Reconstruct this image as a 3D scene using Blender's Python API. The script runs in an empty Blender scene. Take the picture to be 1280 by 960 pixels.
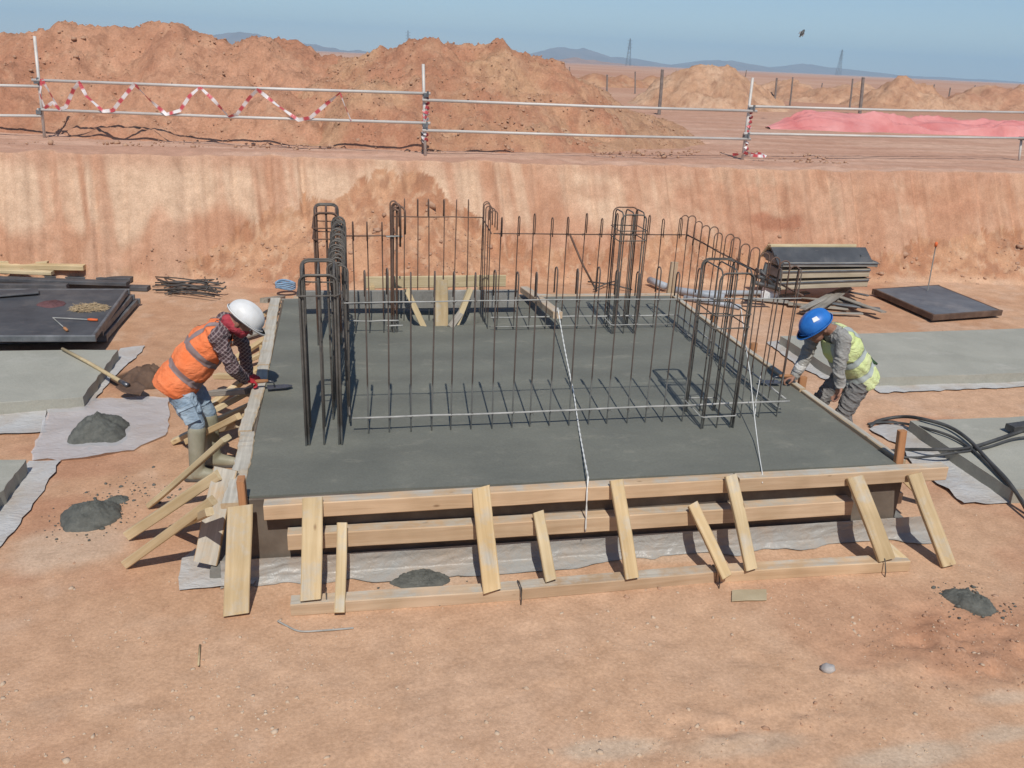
import bpy, bmesh, math, random
import numpy as np
from mathutils import Vector, Matrix, Euler

# ------------------------------------------------------------------ camera, world, sun, exposure
S = bpy.context.scene
COL = S.collection
CAM = np.array([0.6598, -4.9767, 3.2372])
YAW, PITCH, ROLL, FPX = -0.2057, 0.3633, 0.0461, 1066.41
def cam_axes():
    cy, sy = math.cos(YAW), math.sin(YAW)
    f = np.array([-sy*math.cos(PITCH), cy*math.cos(PITCH), -math.sin(PITCH)])
    r0 = np.array([cy, sy, 0.0]); u0 = np.cross(r0, f)
    return (r0*math.cos(ROLL)+u0*math.sin(ROLL), -r0*math.sin(ROLL)+u0*math.cos(ROLL), f)
CR, CU, CF = cam_axes()
cam_d = bpy.data.cameras.new('camera'); cam = bpy.data.objects.new('camera', cam_d); COL.objects.link(cam)
cam.matrix_world = Matrix(((CR[0], CU[0], -CF[0], CAM[0]), (CR[1], CU[1], -CF[1], CAM[1]), (CR[2], CU[2], -CF[2], CAM[2]), (0, 0, 0, 1)))
cam_d.sensor_width = 36.0; cam_d.lens = FPX/1280*36.0
cam_d.clip_start = 0.1; cam_d.clip_end = 20000
S.camera = cam

SUN_EL = math.radians(52.0)
SUN_TO = Vector((-0.075, -1.0, 0)).normalized()          # horizontal direction towards the sun (behind the camera)
W = bpy.data.worlds.new('World'); S.world = W; W.use_nodes = True
nt = W.node_tree; bg = nt.nodes['Background']
sky = nt.nodes.new('ShaderNodeTexSky'); sky.sky_type = 'NISHITA'; sky.sun_disc = False
sky.sun_elevation = SUN_EL; sky.sun_rotation = math.atan2(SUN_TO.x, SUN_TO.y)
sky.altitude = 1200; sky.air_density = 1.0; sky.dust_density = .15; sky.ozone_density = 4.0
nt.links.new(sky.outputs[0], bg.inputs[0]); bg.inputs[1].default_value = 0.080
sl = bpy.data.lights.new('sun', 'SUN'); sl.energy = 3.3; sl.angle = math.radians(0.53); sl.color = (1.0, 0.955, 0.88)
sun = bpy.data.objects.new('sun', sl); COL.objects.link(sun)
sun.rotation_euler = (-(SUN_TO*math.cos(SUN_EL)+Vector((0, 0, math.sin(SUN_EL))))).to_track_quat('-Z', 'Y').to_euler()
S.view_settings.view_transform = 'Standard'; S.view_settings.look = 'None'
S.view_settings.exposure = 0.19; S.view_settings.gamma = 1.0
S.render.engine = 'CYCLES'
S.cycles.max_bounces = 6; S.cycles.diffuse_bounces = 3; S.cycles.transparent_max_bounces = 16; S.cycles.volume_bounces = 1
S.cycles.use_denoising = True

# ------------------------------------------------------------------ measuring helpers: a photograph point on a plane of the place
def ray(x, y): return CF + CR*(x-640)/FPX + CU*(480-y)/FPX
def pz(x, y, z=0.0):
    d = ray(x, y); return Vector(CAM + d*(z-CAM[2])/d[2])
def py(x, y, Y):
    d = ray(x, y); return Vector(CAM + d*(Y-CAM[1])/d[1])
def pxp(x, y, X):
    d = ray(x, y); return Vector(CAM + d*(X-CAM[0])/d[0])
def pl(x, y, a, b):                                      # vertical plane through two ground points
    n = np.array([-(b[1]-a[1]), b[0]-a[0], 0.0]); d = ray(x, y)
    return Vector(CAM + d*(np.dot(n, np.array([a[0], a[1], 0])-CAM)/np.dot(n, d)))

# ------------------------------------------------------------------ noise
def _h(ix, iy, s):
    v = (ix.astype(np.int64)*374761393 + iy.astype(np.int64)*668265263 + s*974634777) & 0xffffffff
    v = ((v ^ (v >> 13))*1274126177) & 0xffffffff
    v = (v ^ (v >> 16)) & 0xffff
    return v/65535.0
def vnoise(x, y, s=0):
    x = np.asarray(x, float); y = np.asarray(y, float)
    ix, iy = np.floor(x), np.floor(y); fx, fy = x-ix, y-iy
    fx = fx*fx*fx*(fx*(fx*6-15)+10); fy = fy*fy*fy*(fy*(fy*6-15)+10)
    a = _h(ix, iy, s); b = _h(ix+1, iy, s); c = _h(ix, iy+1, s); d = _h(ix+1, iy+1, s)
    return (a*(1-fx)+b*fx)*(1-fy)+(c*(1-fx)+d*fx)*fy
def fbm(x, y, s=0, o=4, g=0.5):
    t = 0; a = 1; n = 0
    for k in range(o):
        t = t + a*vnoise(np.asarray(x)*2**k+17.3*k, np.asarray(y)*2**k-9.1*k, s+k); n += a; a *= g
    return t/n                                            # 0..1
def ss(a, b, x):
    t = np.clip((x-a)/(b-a), 0, 1); return t*t*(3-2*t)
R = random.Random(7)

# ------------------------------------------------------------------ object helpers
def tag(o, label=None, cat=None, group=None, kind=None):
    if label: o['label'] = label
    if cat: o['category'] = cat
    if group: o['group'] = group
    if kind: o['kind'] = kind
    return o
def thing(name, label, cat, loc=(0, 0, 0), rotz=0.0, group=None):
    o = bpy.data.objects.new(name, None); COL.objects.link(o); o.location = loc; o.rotation_euler = (0, 0, rotz)
    o.empty_display_size = 0.1
    return tag(o, label, cat, group)
def link(name, me, mat=None, parent=None, smooth=False):
    if mat is not None:
        if not isinstance(mat, (list, tuple)): mat = [mat]
        me.materials.clear()
        for m in mat: me.materials.append(m)
    if smooth: me.polygons.foreach_set('use_smooth', [True]*len(me.polygons))
    o = bpy.data.objects.new(name, me); COL.objects.link(o)
    if parent is not None:
        o.parent = parent
        o.matrix_parent_inverse = (Matrix.LocRotScale(parent.location, parent.rotation_euler, parent.scale)).inverted() if parent.parent is None else Matrix.Identity(4)
    return o
def mesh(name, V, F):
    me = bpy.data.meshes.new(name); me.from_pydata([tuple(v) for v in V], [], F); me.update(); return me
def bm_mesh(name, bm):
    me = bpy.data.meshes.new(name); bm.to_mesh(me); bm.free(); return me
def copy_tree(o, parent=None):
    c = o.copy(); COL.objects.link(c)
    if parent is not None: c.parent = parent
    for ch in list(o.children): copy_tree(ch, c)
    return c
def grid_mesh(name, X, Y, Z, col=None):
    ny, nx = X.shape
    V = np.stack([X, Y, Z], -1).reshape(-1, 3).astype(np.float32)
    i = np.arange((ny-1)*(nx-1)); r, c = i//(nx-1), i % (nx-1); a = r*nx+c
    F = np.stack([a, a+1, a+nx+1, a+nx], -1).astype(np.int32)
    me = bpy.data.meshes.new(name); me.vertices.add(len(V)); me.vertices.foreach_set('co', V.ravel())
    me.loops.add(F.size); me.loops.foreach_set('vertex_index', F.ravel())
    me.polygons.add(len(F)); me.polygons.foreach_set('loop_start', np.arange(0, F.size, 4, dtype=np.int32))
    me.update(calc_edges=True); me.validate()
    if col is not None:
        at = me.attributes.new('Col', 'FLOAT_COLOR', 'POINT')
        C = np.concatenate([col.reshape(-1, 3), np.ones((len(V), 1))], -1).astype(np.float32)
        at.data.foreach_set('color', C.ravel())
    me.polygons.foreach_set('use_smooth', np.ones(len(F), bool))
    return me
def tube(pts, r, n=6, closed=False, cap=True):
    P = [Vector(p) for p in pts]; V = []; F = []; m = len(P)
    rr = r if isinstance(r, (list, tuple)) else [r]*m
    t0 = (P[1]-P[0]).normalized(); up = Vector((0, 0, 1)) if abs(t0.z) < .9 else Vector((1, 0, 0))
    nrm = (up-t0*up.dot(t0)).normalized()
    for i in range(m):
        if closed: t = (P[(i+1) % m]-P[i-1]).normalized()
        elif i == 0: t = t0
        elif i == m-1: t = (P[i]-P[i-1]).normalized()
        else: t = ((P[i+1]-P[i]).normalized()+(P[i]-P[i-1]).normalized()).normalized()
        nrm = nrm-t*nrm.dot(t)
        if nrm.length < 1e-6: nrm = t.orthogonal()
        nrm.normalize(); b = t.cross(nrm)
        for k in range(n):
            a = 2*math.pi*k/n; V.append(P[i]+(nrm*math.cos(a)+b*math.sin(a))*rr[i])
    for i in range(m if closed else m-1):
        j = (i+1) % m
        for k in range(n): F.append((i*n+k, i*n+(k+1) % n, j*n+(k+1) % n, j*n+k))
    if cap and not closed:
        F.append(tuple(range(n-1, -1, -1))); F.append(tuple(range((m-1)*n, m*n)))
    return V, F
def tube_obj(name, pts, r, mat, parent=None, n=6, closed=False):
    V, F = tube(pts, r, n, closed); return link(name, mesh(name, V, F), mat, parent, True)
def join(parts):
    V = []; F = []
    for v, f in parts:
        k = len(V); V += list(v); F += [tuple(i+k for i in q) for q in f]
    return V, F
def box(cx, cy, cz, sx, sy, sz):
    V = [(cx+a*sx/2, cy+b*sy/2, cz+c*sz/2) for a in (-1, 1) for b in (-1, 1) for c in (-1, 1)]
    return V, [(0, 1, 3, 2), (4, 6, 7, 5), (0, 4, 5, 1), (2, 3, 7, 6), (0, 2, 6, 4), (1, 5, 7, 3)]
def board_mesh(L, w, h, jit=0.0, seg=6, ch=0.006, rnd=None, skew=0.0):
    """a sawn board along local X, chamfered, slightly wavy"""
    rnd = rnd or R; V = []; F = []
    c = min(ch, w*.25, h*.25)
    sec = [(-w/2+c, -h/2), (w/2-c, -h/2), (w/2, -h/2+c), (w/2, h/2-c), (w/2-c, h/2), (-w/2+c, h/2), (-w/2, h/2-c), (-w/2, -h/2+c)]
    ph = rnd.random()*6; ph2 = rnd.random()*6
    for i in range(seg+1):
        x = -L/2+L*i/seg; t = i/seg*3.1
        dy = jit*math.sin(t+ph)+jit*.3*(rnd.random()-.5); dz = jit*.6*math.sin(t*1.3+ph2)+jit*.3*(rnd.random()-.5)
        for k, (a, b) in enumerate(sec):
            e = (rnd.random()-.5)*jit*.35
            V.append((x+(skew*a/w if i in (0, seg) else 0), a+dy+e, b+dz+e*.5))
    n = 8
    for i in range(seg):
        for k in range(n): F.append((i*n+k, i*n+(k+1) % n, (i+1)*n+(k+1) % n, (i+1)*n+k))
    F.append(tuple(range(n-1, -1, -1))); F.append(tuple(range(seg*n, (seg+1)*n)))
    # the winding above faces inwards: flip
    return mesh('board', V, [tuple(reversed(f)) for f in F])
def board(name, a, b, w, h, mat, parent=None, up=(0, 0, 1), jit=0.004, seg=6, skew=0.0, rnd=None):
    """board from point a to point b (centre line), width w across, thickness h along up"""
    a, b = Vector(a), Vector(b); x = (b-a); L = x.length; x.normalize()
    u = Vector(up); z = (u-x*u.dot(x)).normalized(); y = z.cross(x)
    me = board_mesh(L, w, h, jit, seg, skew=skew, rnd=rnd); o = link(name, me, mat, parent)
    M = Matrix((x, y, z)).transposed().to_4x4(); M.translation = (a+b)/2
    if parent is not None: M = o.matrix_parent_inverse.inverted() @ M if False else M
    o.matrix_basis = M
    return o

# ------------------------------------------------------------------ materials
def newmat(name):
    m = bpy.data.materials.new(name); m.use_nodes = True
    return m, m.node_tree.nodes, m.node_tree.links, m.node_tree.nodes['Principled BSDF']
def ramp(N, L, fac, stops):
    r = N.new('ShaderNodeValToRGB'); e = r.color_ramp.elements
    while len(e) > 1: e.remove(e[-1])
    e[0].position, e[0].color = stops[0][0], (*stops[0][1], 1)
    for p, c in stops[1:]:
        q = e.new(p); q.color = (*c, 1)
    L.new(fac, r.inputs[0]); return r
def tnoise(N, L, vec, scale, detail=4, rough=.55, stretch=None, dist=0.0):
    n = N.new('ShaderNodeTexNoise'); n.inputs['Scale'].default_value = scale; n.inputs['Detail'].default_value = detail
    n.inputs['Roughness'].default_value = rough; n.inputs['Distortion'].default_value = dist
    if stretch:
        mp = N.new('ShaderNodeMapping'); mp.inputs['Scale'].default_value = stretch; L.new(vec, mp.inputs[0]); vec = mp.outputs[0]
    L.new(vec, n.inputs['Vector']); return n
def bump(N, L, bs, h, strength, dist=.01, prev=None):
    b = N.new('ShaderNodeBump'); b.inputs['Strength'].default_value = strength; b.inputs['Distance'].default_value = dist
    L.new(h, b.inputs['Height'])
    if prev: L.new(prev.outputs[0], b.inputs['Normal'])
    L.new(b.outputs[0], bs.inputs['Normal']); return b
def mixc(N, L, fac, a, b, mode='MIX'):
    m = N.new('ShaderNodeMix'); m.data_type = 'RGBA'; m.blend_type = mode
    if isinstance(fac, (int, float)): m.inputs[0].default_value = fac
    else: L.new(fac, m.inputs[0])
    for k, v in ((6, a), (7, b)):
        if isinstance(v, tuple): m.inputs[k].default_value = (*v, 1)
        else: L.new(v, m.inputs[k])
    return m.outputs[2]
def mval(N, L, op, a, b):
    m = N.new('ShaderNodeMath'); m.operation = op
    for k, v in ((0, a), (1, b)):
        if isinstance(v, (int, float)): m.inputs[k].default_value = v
        else: L.new(v, m.inputs[k])
    return m.outputs[0]
def simple(name, c1, c2, scale=12, rough=.8, bstr=.15, metallic=0.0, bscale=60, coords='Object', stretch=None, spec=.4, bdist=.004):
    m, N, L, b = newmat(name); tc = N.new('ShaderNodeTexCoord'); v = tc.outputs[coords]
    n = tnoise(N, L, v, scale, 5, .6, stretch)
    r = ramp(N, L, n.outputs[0], [(.32, c1), (.68, c2)]); L.new(r.outputs[0], b.inputs['Base Color'])
    b.inputs['Roughness'].default_value = rough; b.inputs['Metallic'].default_value = metallic
    b.inputs['Specular IOR Level'].default_value = spec
    if bstr: bump(N, L, b, tnoise(N, L, v, bscale, 4, .6, stretch).outputs[0], bstr, bdist)
    return m
def soil(name, bscale=1.0, fine=1.0, bstr=.9, bd=.02):
    """colour from the mesh's own soil map, crumbs and grain from noise"""
    m, N, L, b = newmat(name); tc = N.new('ShaderNodeTexCoord'); v = tc.outputs['Object']
    at = N.new('ShaderNodeAttribute'); at.attribute_name = 'Col'
    n1 = tnoise(N, L, v, 5*fine, 6, .65); n2 = tnoise(N, L, v, 45*fine, 5, .7)
    f = ramp(N, L, n1.outputs[0], [(.3, (.84, .82, .80)), (.72, (1.13, 1.14, 1.14))])
    g = ramp(N, L, n2.outputs[0], [(.3, (.82, .80, .79)), (.7, (1.16, 1.17, 1.18))])
    c = mixc(N, L, 1.0, at.outputs['Color'], f.outputs[0], 'MULTIPLY'); c = mixc(N, L, 1.0, c, g.outputs[0], 'MULTIPLY')
    # pale grit
    vo = N.new('ShaderNodeTexVoronoi'); vo.inputs['Scale'].default_value = 38*fine; vo.inputs['Randomness'].default_value = 1; L.new(v, vo.inputs['Vector'])
    sp = ramp(N, L, vo.outputs['Distance'], [(.0, (1, 1, 1)), (.13, (1, 1, 1)), (.2, (0, 0, 0))])
    n3 = tnoise(N, L, v, 1.3*fine, 3, .6); gate = ramp(N, L, n3.outputs[0], [(.47, (0, 0, 0)), (.66, (.6, .6, .6))])
    vo2 = ramp(N, L, vo.outputs['Color'], [(.55, (0, 0, 0)), (.62, (1, 1, 1))])
    k = mval(N, L, 'MULTIPLY', mval(N, L, 'MULTIPLY', sp.outputs[0], gate.outputs[0]), vo2.outputs[0])
    c = mixc(N, L, k, c, (.62, .50, .38)); c = mixc(N, L, 1.0, c, (1.015, .97, .935), 'MULTIPLY'); L.new(c, b.inputs['Base Color'])
    b.inputs['Roughness'].default_value = .97; b.inputs['Specular IOR Level'].default_value = .15
    p = bump(N, L, b, tnoise(N, L, v, 9*bscale, 6, .7).outputs[0], bstr*.6, bd*1.6)
    bump(N, L, b, tnoise(N, L, v, 55*bscale, 5, .75).outputs[0], bstr*.55, bd*.4, p)
    return m
def wood(name, c1, c2, cement=0.0, knots=True):
    """sawn timber, grain along local X, each board its own tone; cement: how much splash lies on its top"""
    m, N, L, b = newmat(name); tc = N.new('ShaderNodeTexCoord'); v = tc.outputs['Object']
    oi = N.new('ShaderNodeObjectInfo')
    off = N.new('ShaderNodeVectorMath'); off.operation = 'ADD'; L.new(v, off.inputs[0])
    cx = N.new('ShaderNodeCombineXYZ'); L.new(mval(N, L, 'MULTIPLY', oi.outputs['Random'], 37.0), cx.inputs[0]); L.new(mval(N, L, 'MULTIPLY', oi.outputs['Random'], 11.0), cx.inputs[1]); L.new(cx.outputs[0], off.inputs[1])
    v2 = off.outputs[0]
    g = tnoise(N, L, v2, 14, 5, .6, (.12, 2.2, 2.2), .6); big = tnoise(N, L, v2, 2.4, 3, .5)
    r = ramp(N, L, g.outputs[0], [(.28, c1), (.5, tuple((p+q)/2 for p, q in zip(c1, c2))), (.7, c2)])
    c = mixc(N, L, 1.0, r.outputs[0], ramp(N, L, big.outputs[0], [(.3, (.82, .80, .76)), (.7, (1.1, 1.1, 1.12))]).outputs[0], 'MULTIPLY')
    c = mixc(N, L, 1.0, c, ramp(N, L, oi.outputs['Random'], [(0, (.86, .82, .78)), (.5, (1, 1, 1)), (1, (1.08, 1.0, .9))]).outputs[0], 'MULTIPLY')
    if knots:
        vo = N.new('ShaderNodeTexVoronoi'); vo.inputs['Scale'].default_value = 3.2; mp = N.new('ShaderNodeMapping'); mp.inputs['Scale'].default_value = (1, 2.2, 2.2); L.new(v2, mp.inputs[0]); L.new(mp.outputs[0], vo.inputs['Vector'])
        k = ramp(N, L, vo.outputs['Distance'], [(.03, (.75, .75, .75)), (.09, (0, 0, 0))]); c = mixc(N, L, k.outputs[0], c, (.20, .11, .055))
    if cement:
        sx = N.new('ShaderNodeSeparateXYZ'); L.new(tc.outputs['Normal'], sx.inputs[0])
        top = ramp(N, L, sx.outputs[2], [(.70, (0, 0, 0)), (.9, (1, 1, 1))])
        cn = tnoise(N, L, v2, 5, 6, .7); f = mval(N, L, 'ADD', mval(N, L, 'MULTIPLY', top.outputs[0], cement*.5), mval(N, L, 'MULTIPLY', cn.outputs[0], 1.0))
        cf = ramp(N, L, f, [(.66, (0, 0, 0)), (.86, (.9, .9, .9))]); c = mixc(N, L, cf.outputs[0], c, ramp(N, L, g.outputs[0], [(.3, (.38, .36, .31)), (.7, (.58, .55, .48))]).outputs[0])
    L.new(c, b.inputs['Base Color']); b.inputs['Roughness'].default_value = .82; b.inputs['Specular IOR Level'].default_value = .25
    bump(N, L, b, g.outputs[0], .35, .004)
    return m

M = {}
M['ground'] = soil('pit_soil', 1, 1, .75, .014)
M['heap'] = soil('spoil_soil', .8, .55, 1.0, .05)
M['far'] = soil('far_soil', .1, .1, .8, .3)
M['pine'] = wood('pine_timber', (.52, .395, .225), (.67, .545, .345), .30)
M['pine_pink'] = wood('pinkish_timber', (.50, .365, .245), (.63, .495, .35), .50)
M['pine_cement'] = wood('cement_smeared_timber', (.46, .34, .21), (.60, .48, .33), .75)
M['red_wood'] = wood('reddish_timber', (.36, .17, .08), (.50, .27, .14))
M['pale_wood'] = wood('pale_yellow_timber', (.52, .42, .25), (.68, .57, .37))
M['grey_wood'] = wood('weathered_grey_timber', (.20, .19, .17), (.42, .40, .36))
M['dark_ply'] = simple('stained_formwork_ply', (.11, .085, .065), (.21, .175, .14), 3, .75, .25)
M['sheet_grey'] = None
def scratched(name, c1, c2, dust):
    m, N, L, b = newmat(name); tc = N.new('ShaderNodeTexCoord'); v = tc.outputs['Object']
    c = ramp(N, L, tnoise(N, L, v, 2.5, 6, .65).outputs[0], [(.3, c1), (.7, c2)]).outputs[0]
    sc_ = ramp(N, L, tnoise(N, L, v, 26, 3, .6, (.08, 1.6, 1), 1.5).outputs[0], [(.66, (0, 0, 0)), (.72, (.55, .55, .55))]); c = mixc(N, L, sc_.outputs[0], c, dust)
    d = ramp(N, L, tnoise(N, L, v, 1.1, 7, .75).outputs[0], [(.52, (0, 0, 0)), (.72, (.5, .5, .5))]); c = mixc(N, L, d.outputs[0], c, dust)
    L.new(c, b.inputs['Base Color']); b.inputs['Roughness'].default_value = .6; b.inputs['Specular IOR Level'].default_value = .3
    bump(N, L, b, tnoise(N, L, v, 12, 4, .6).outputs[0], .2, .004); return m
M['black_ply'] = scratched('black_film_faced_ply', (.050, .053, .060), (.095, .10, .108), (.23, .205, .185))
M['grey_ply'] = scratched('dusty_blue_grey_ply', (.085, .098, .118), (.165, .18, .20), (.33, .31, .30))
M['bar_loose'] = simple('dark_loose_bar', (.055, .05, .046), (.12, .105, .092), 5, .6, .2)
M['dampsoil'] = simple('damp_soil', (.085, .05, .034), (.17, .105, .07), 9, .9, .6, bscale=30, bdist=.01)
M['brown_rim'] = simple('dark_brown_rim', (.075, .045, .032), (.16, .10, .07), 5, .7, .2)
M['bar_dark'] = None
def rebar_mat(name, c1, c2, splash):
    m, N, L, b = newmat(name); tc = N.new('ShaderNodeTexCoord'); v = tc.outputs['Object']
    n = tnoise(N, L, v, 7, 5, .65); r = ramp(N, L, n.outputs[0], [(.35, c1), (.65, c2)]); c = r.outputs[0]
    ge = N.new('ShaderNodeNewGeometry'); sx = N.new('ShaderNodeSeparateXYZ'); L.new(ge.outputs['Position'], sx.inputs[0])
    h = mval(N, L, 'ADD', sx.outputs[2], mval(N, L, 'MULTIPLY', tnoise(N, L, v, 4.5, 3, .6).outputs[0], .5))
    f = ramp(N, L, mval(N, L, 'MULTIPLY', h, .5), [(.5+splash*.5-.06, (.85, .85, .85)), (.5+splash*.5, (0, 0, 0))])
    c = mixc(N, L, f.outputs[0], c, (.36, .36, .33)); L.new(c, b.inputs['Base Color'])
    b.inputs['Roughness'].default_value = .62; b.inputs['Metallic'].default_value = .15
    wv = N.new('ShaderNodeTexWave'); wv.bands_direction = 'Z'; wv.inputs['Scale'].default_value = 38; L.new(v, wv.inputs['Vector'])
    bump(N, L, b, wv.outputs[0], .6, .003)
    return m
M['bar_dark'] = rebar_mat('dark_steel_bar', (.085, .077, .068), (.165, .145, .122), -.03)
M['bar_rust'] = rebar_mat('rusty_steel_bar', (.125, .07, .048), (.21, .125, .088), .03)
M['bar_splash'] = rebar_mat('cement_splashed_bar', (.095, .075, .062), (.17, .125, .10), .24)
M['bar_grey'] = simple('cement_coated_bar', (.26, .26, .24), (.46, .45, .42), 9, .8, .3)
M['galv'] = simple('galvanised_tube', (.50, .47, .43), (.68, .64, .59), 4, .55, .1, metallic=.1, stretch=(.3, 1, 1))
M['rope'] = simple('white_rope', (.68, .68, .64), (.85, .85, .82), 30, .9, .2)
M['hose'] = simple('black_hose', (.045, .045, .045), (.10, .10, .098), 6, .55, .1)
M['pipe'] = simple('grey_pipe', (.28, .31, .34), (.45, .48, .52), 4, .5, .1)
M['bluecloth'] = simple('blue_rope', (.12, .22, .34), (.30, .42, .55), 14, .9, .4)
def concrete(name, c1, c2, rough, sc=2.2, spots=None, bstr=.3, wet=0.0):
    m, N, L, b = newmat(name); tc = N.new('ShaderNodeTexCoord'); v = tc.outputs['Object']
    n = tnoise(N, L, v, sc, 7, .62, None, .4); n2 = tnoise(N, L, v, 70, 4, .7)
    c = ramp(N, L, n.outputs[0], [(.3, c1), (.7, c2)]).outputs[0]
    c = mixc(N, L, 1.0, c, ramp(N, L, n2.outputs[0], [(.3, (.88, .88, .88)), (.7, (1.1, 1.1, 1.1))]).outputs[0], 'MULTIPLY')
    if spots:
        n3 = tnoise(N, L, v, 3.2, 8, .72, (1, 1.6, 1)); c = mixc(N, L, ramp(N, L, n3.outputs[0], [(.56, (0, 0, 0)), (.74, (.8, .8, .8))]).outputs[0], c, spots)
    L.new(c, b.inputs['Base Color'])
    rr = ramp(N, L, tnoise(N, L, v, 1.7, 4, .6).outputs[0], [(.35, (rough-.08,)*3), (.65, (rough+.08,)*3)]); L.new(rr.outputs[0], b.inputs['Roughness'])
    b.inputs['Specular IOR Level'].default_value = .35
    p = bump(N, L, b, tnoise(N, L, v, 5, 6, .65, (1, 2.2, 1)).outputs[0], bstr*.5, .012)
    if wet:                                               # faint float marks left in the paste
        wv = N.new('ShaderNodeTexWave'); wv.wave_type = 'RINGS'; wv.inputs['Scale'].default_value = .55; wv.inputs['Distortion'].default_value = 9; wv.inputs['Detail'].default_value = 3; wv.inputs['Detail Scale'].default_value = .6; L.new(v, wv.inputs['Vector'])
        p = bump(N, L, b, wv.outputs[0], wet, .006, p)
        c2_ = mixc(N, L, 1.0, c, ramp(N, L, wv.outputs[0], [(.0, (.93, .93, .93)), (1, (1.06, 1.06, 1.05))]).outputs[0], 'MULTIPLY'); L.new(c2_, b.inputs['Base Color'])
    bump(N, L, b, n2.outputs[0], bstr*.5, .002, p)
    return m
M['fresh'] = concrete('fresh_concrete', (.150, .153, .130), (.188, .189, .158), .70, 1.6, (.262, .250, .205), .45, .35)
M['pad'] = concrete('dry_pale_concrete', (.32, .315, .268), (.41, .40, .34), .88, 1.6, (.46, .44, .385), .3)
M['blind'] = concrete('rough_concrete', (.17, .165, .15), (.30, .29, .265), .9, 3.0, (.42, .41, .38), .8)
M['mortar'] = concrete('wet_mortar', (.075, .078, .070), (.155, .157, .138), .85, 16, None, 1.6)
def sheetmat(name, col, alpha, dirt=0.35):
    m, N, L, b = newmat(name); tc = N.new('ShaderNodeTexCoord'); v = tc.outputs['Object']
    n = tnoise(N, L, v, 2.6, 7, .7, None, .5)
    c = mixc(N, L, ramp(N, L, n.outputs[0], [(.45, (0, 0, 0)), (.75, (dirt+.35,)*3)]).outputs[0], col, (.42, .33, .25))
    L.new(c, b.inputs['Base Color']); b.inputs['Roughness'].default_value = .38; b.inputs['Specular IOR Level'].default_value = .5
    b.inputs['Alpha'].default_value = alpha
    bump(N, L, b, tnoise(N, L, v, 9, 5, .6, (1, 1.8, 1), 1.2).outputs[0], .7, .02)
    return m
M['sheet'] = sheetmat('white_plastic_sheet', (.54, .53, .51), 1.0, .4)
M['sheet_grey'] = sheetmat('dusty_grey_plastic', (.36, .355, .335), 1.0, .65)
M['sheet_clear'] = sheetmat('cloudy_clear_plastic', (.66, .65, .65), .66, .05)
M['steel'] = simple('trowel_steel', (.10, .10, .11), (.22, .22, .23), 8, .4, .1, metallic=.7)
M['white_paint'] = simple('white_paint', (.72, .72, .72), (.8, .8, .79), 5, .4, .05)
M['steel_grey'] = simple('grey_steel_frame', (.10, .11, .12), (.22, .23, .24), 6, .5, .15, metallic=.3)
M['orange'] = simple('orange_plastic', (.70, .12, .03), (.80, .18, .05), 8, .6, .05)
M['straw'] = simple('dry_straw', (.30, .21, .12), (.48, .37, .23), 20, .95, .5)
M['maroon'] = simple('maroon_cloth', (.10, .045, .048), (.17, .08, .08), 12, .95, .4)
M['card'] = simple('brown_card', (.40, .32, .20), (.50, .42, .28), 5, .9, .1)
M['stone'] = simple('pale_grey_stone', (.34, .32, .31), (.48, .46, .45), 9, .9, .4, bscale=25)
M['pebble'] = simple('pale_pebble', (.48, .35, .245), (.64, .50, .37), 3, .95, .2, coords='Object')
M['clod'] = simple('red_clod', (.39, .225, .145), (.50, .315, .21), 6, .97, .6, bscale=30)

# ------------------------------------------------------------------ the ground: pit floor, cut face, berm, desert plain
def nonuni(pieces):
    out = [pieces[0][0]]
    for a, b, s in pieces:
        n = max(1, int(round((b-a)/s))); out += list(np.linspace(a, b, n+1)[1:])
    return np.array(out)
def grow(a, s, f, lim):
    out = []; x = a
    while x < lim: x += s; s *= f; out.append(x)
    return out
xs = nonuni([(-9.0, -6.5, .09), (-6.5, 13.5, .03), (13.5, 17, .07)])
xs = np.concatenate([[-v for v in reversed(grow(9.0, .15, 1.16, 6000))], xs, grow(17, .12, 1.16, 6000)])
ys = nonuni([(-8, -4.4, .25), (-4.4, -2.2, .06), (-2.2, 6.4, .03), (6.4, 7.9, .025), (7.9, 8.9, .0125), (8.9, 14, .045), (14, 24, .15)])
ys = np.concatenate([[-v for v in reversed(grow(8, .4, 1.4, 400))], ys, grow(24, .25, 1.12, 6500)])
BERM = 1.7
_r = random.Random(21); PRINTS = []
for x0, y0, a0, n0 in ((-1.2, -1.1, .15, 9), (.8, -1.5, .4, 7), (5.0, -.6, 2.2, 7), (-1.3, .2, 1.2, 6), (5.4, .4, 1.3, 6), (2.2, -1.0, -.2, 8), (-2.2, 2.0, 1.0, 6), (3.2, -1.6, .9, 4)):
    for i in range(n0): PRINTS.append((x0+math.cos(a0)*.36*i-math.sin(a0)*(.11 if i % 2 else -.11)+_r.uniform(-.05, .05), y0+math.sin(a0)*.36*i+math.cos(a0)*(.11 if i % 2 else -.11)+_r.uniform(-.05, .05), a0+_r.uniform(-.25, .25)))
def wall_y(X): return 7.86+0.10*np.sin(X*.55+.6)-0.004*np.clip(X-8, 0, 50)**2
def fan_h(X):
    return np.interp(X, [-12, -6, -3.5, -2.2, -1.2, -.3, .5, 1.2, 2.0, 2.8, 3.6, 4.6, 6, 7.5, 9, 10.5, 12, 14, 18], [.2, .2, .22, .28, .44, .78, 1.0, 1.22, 1.10, .76, .6, .5, .62, .55, .5, .55, .75, .8, .7])
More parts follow.
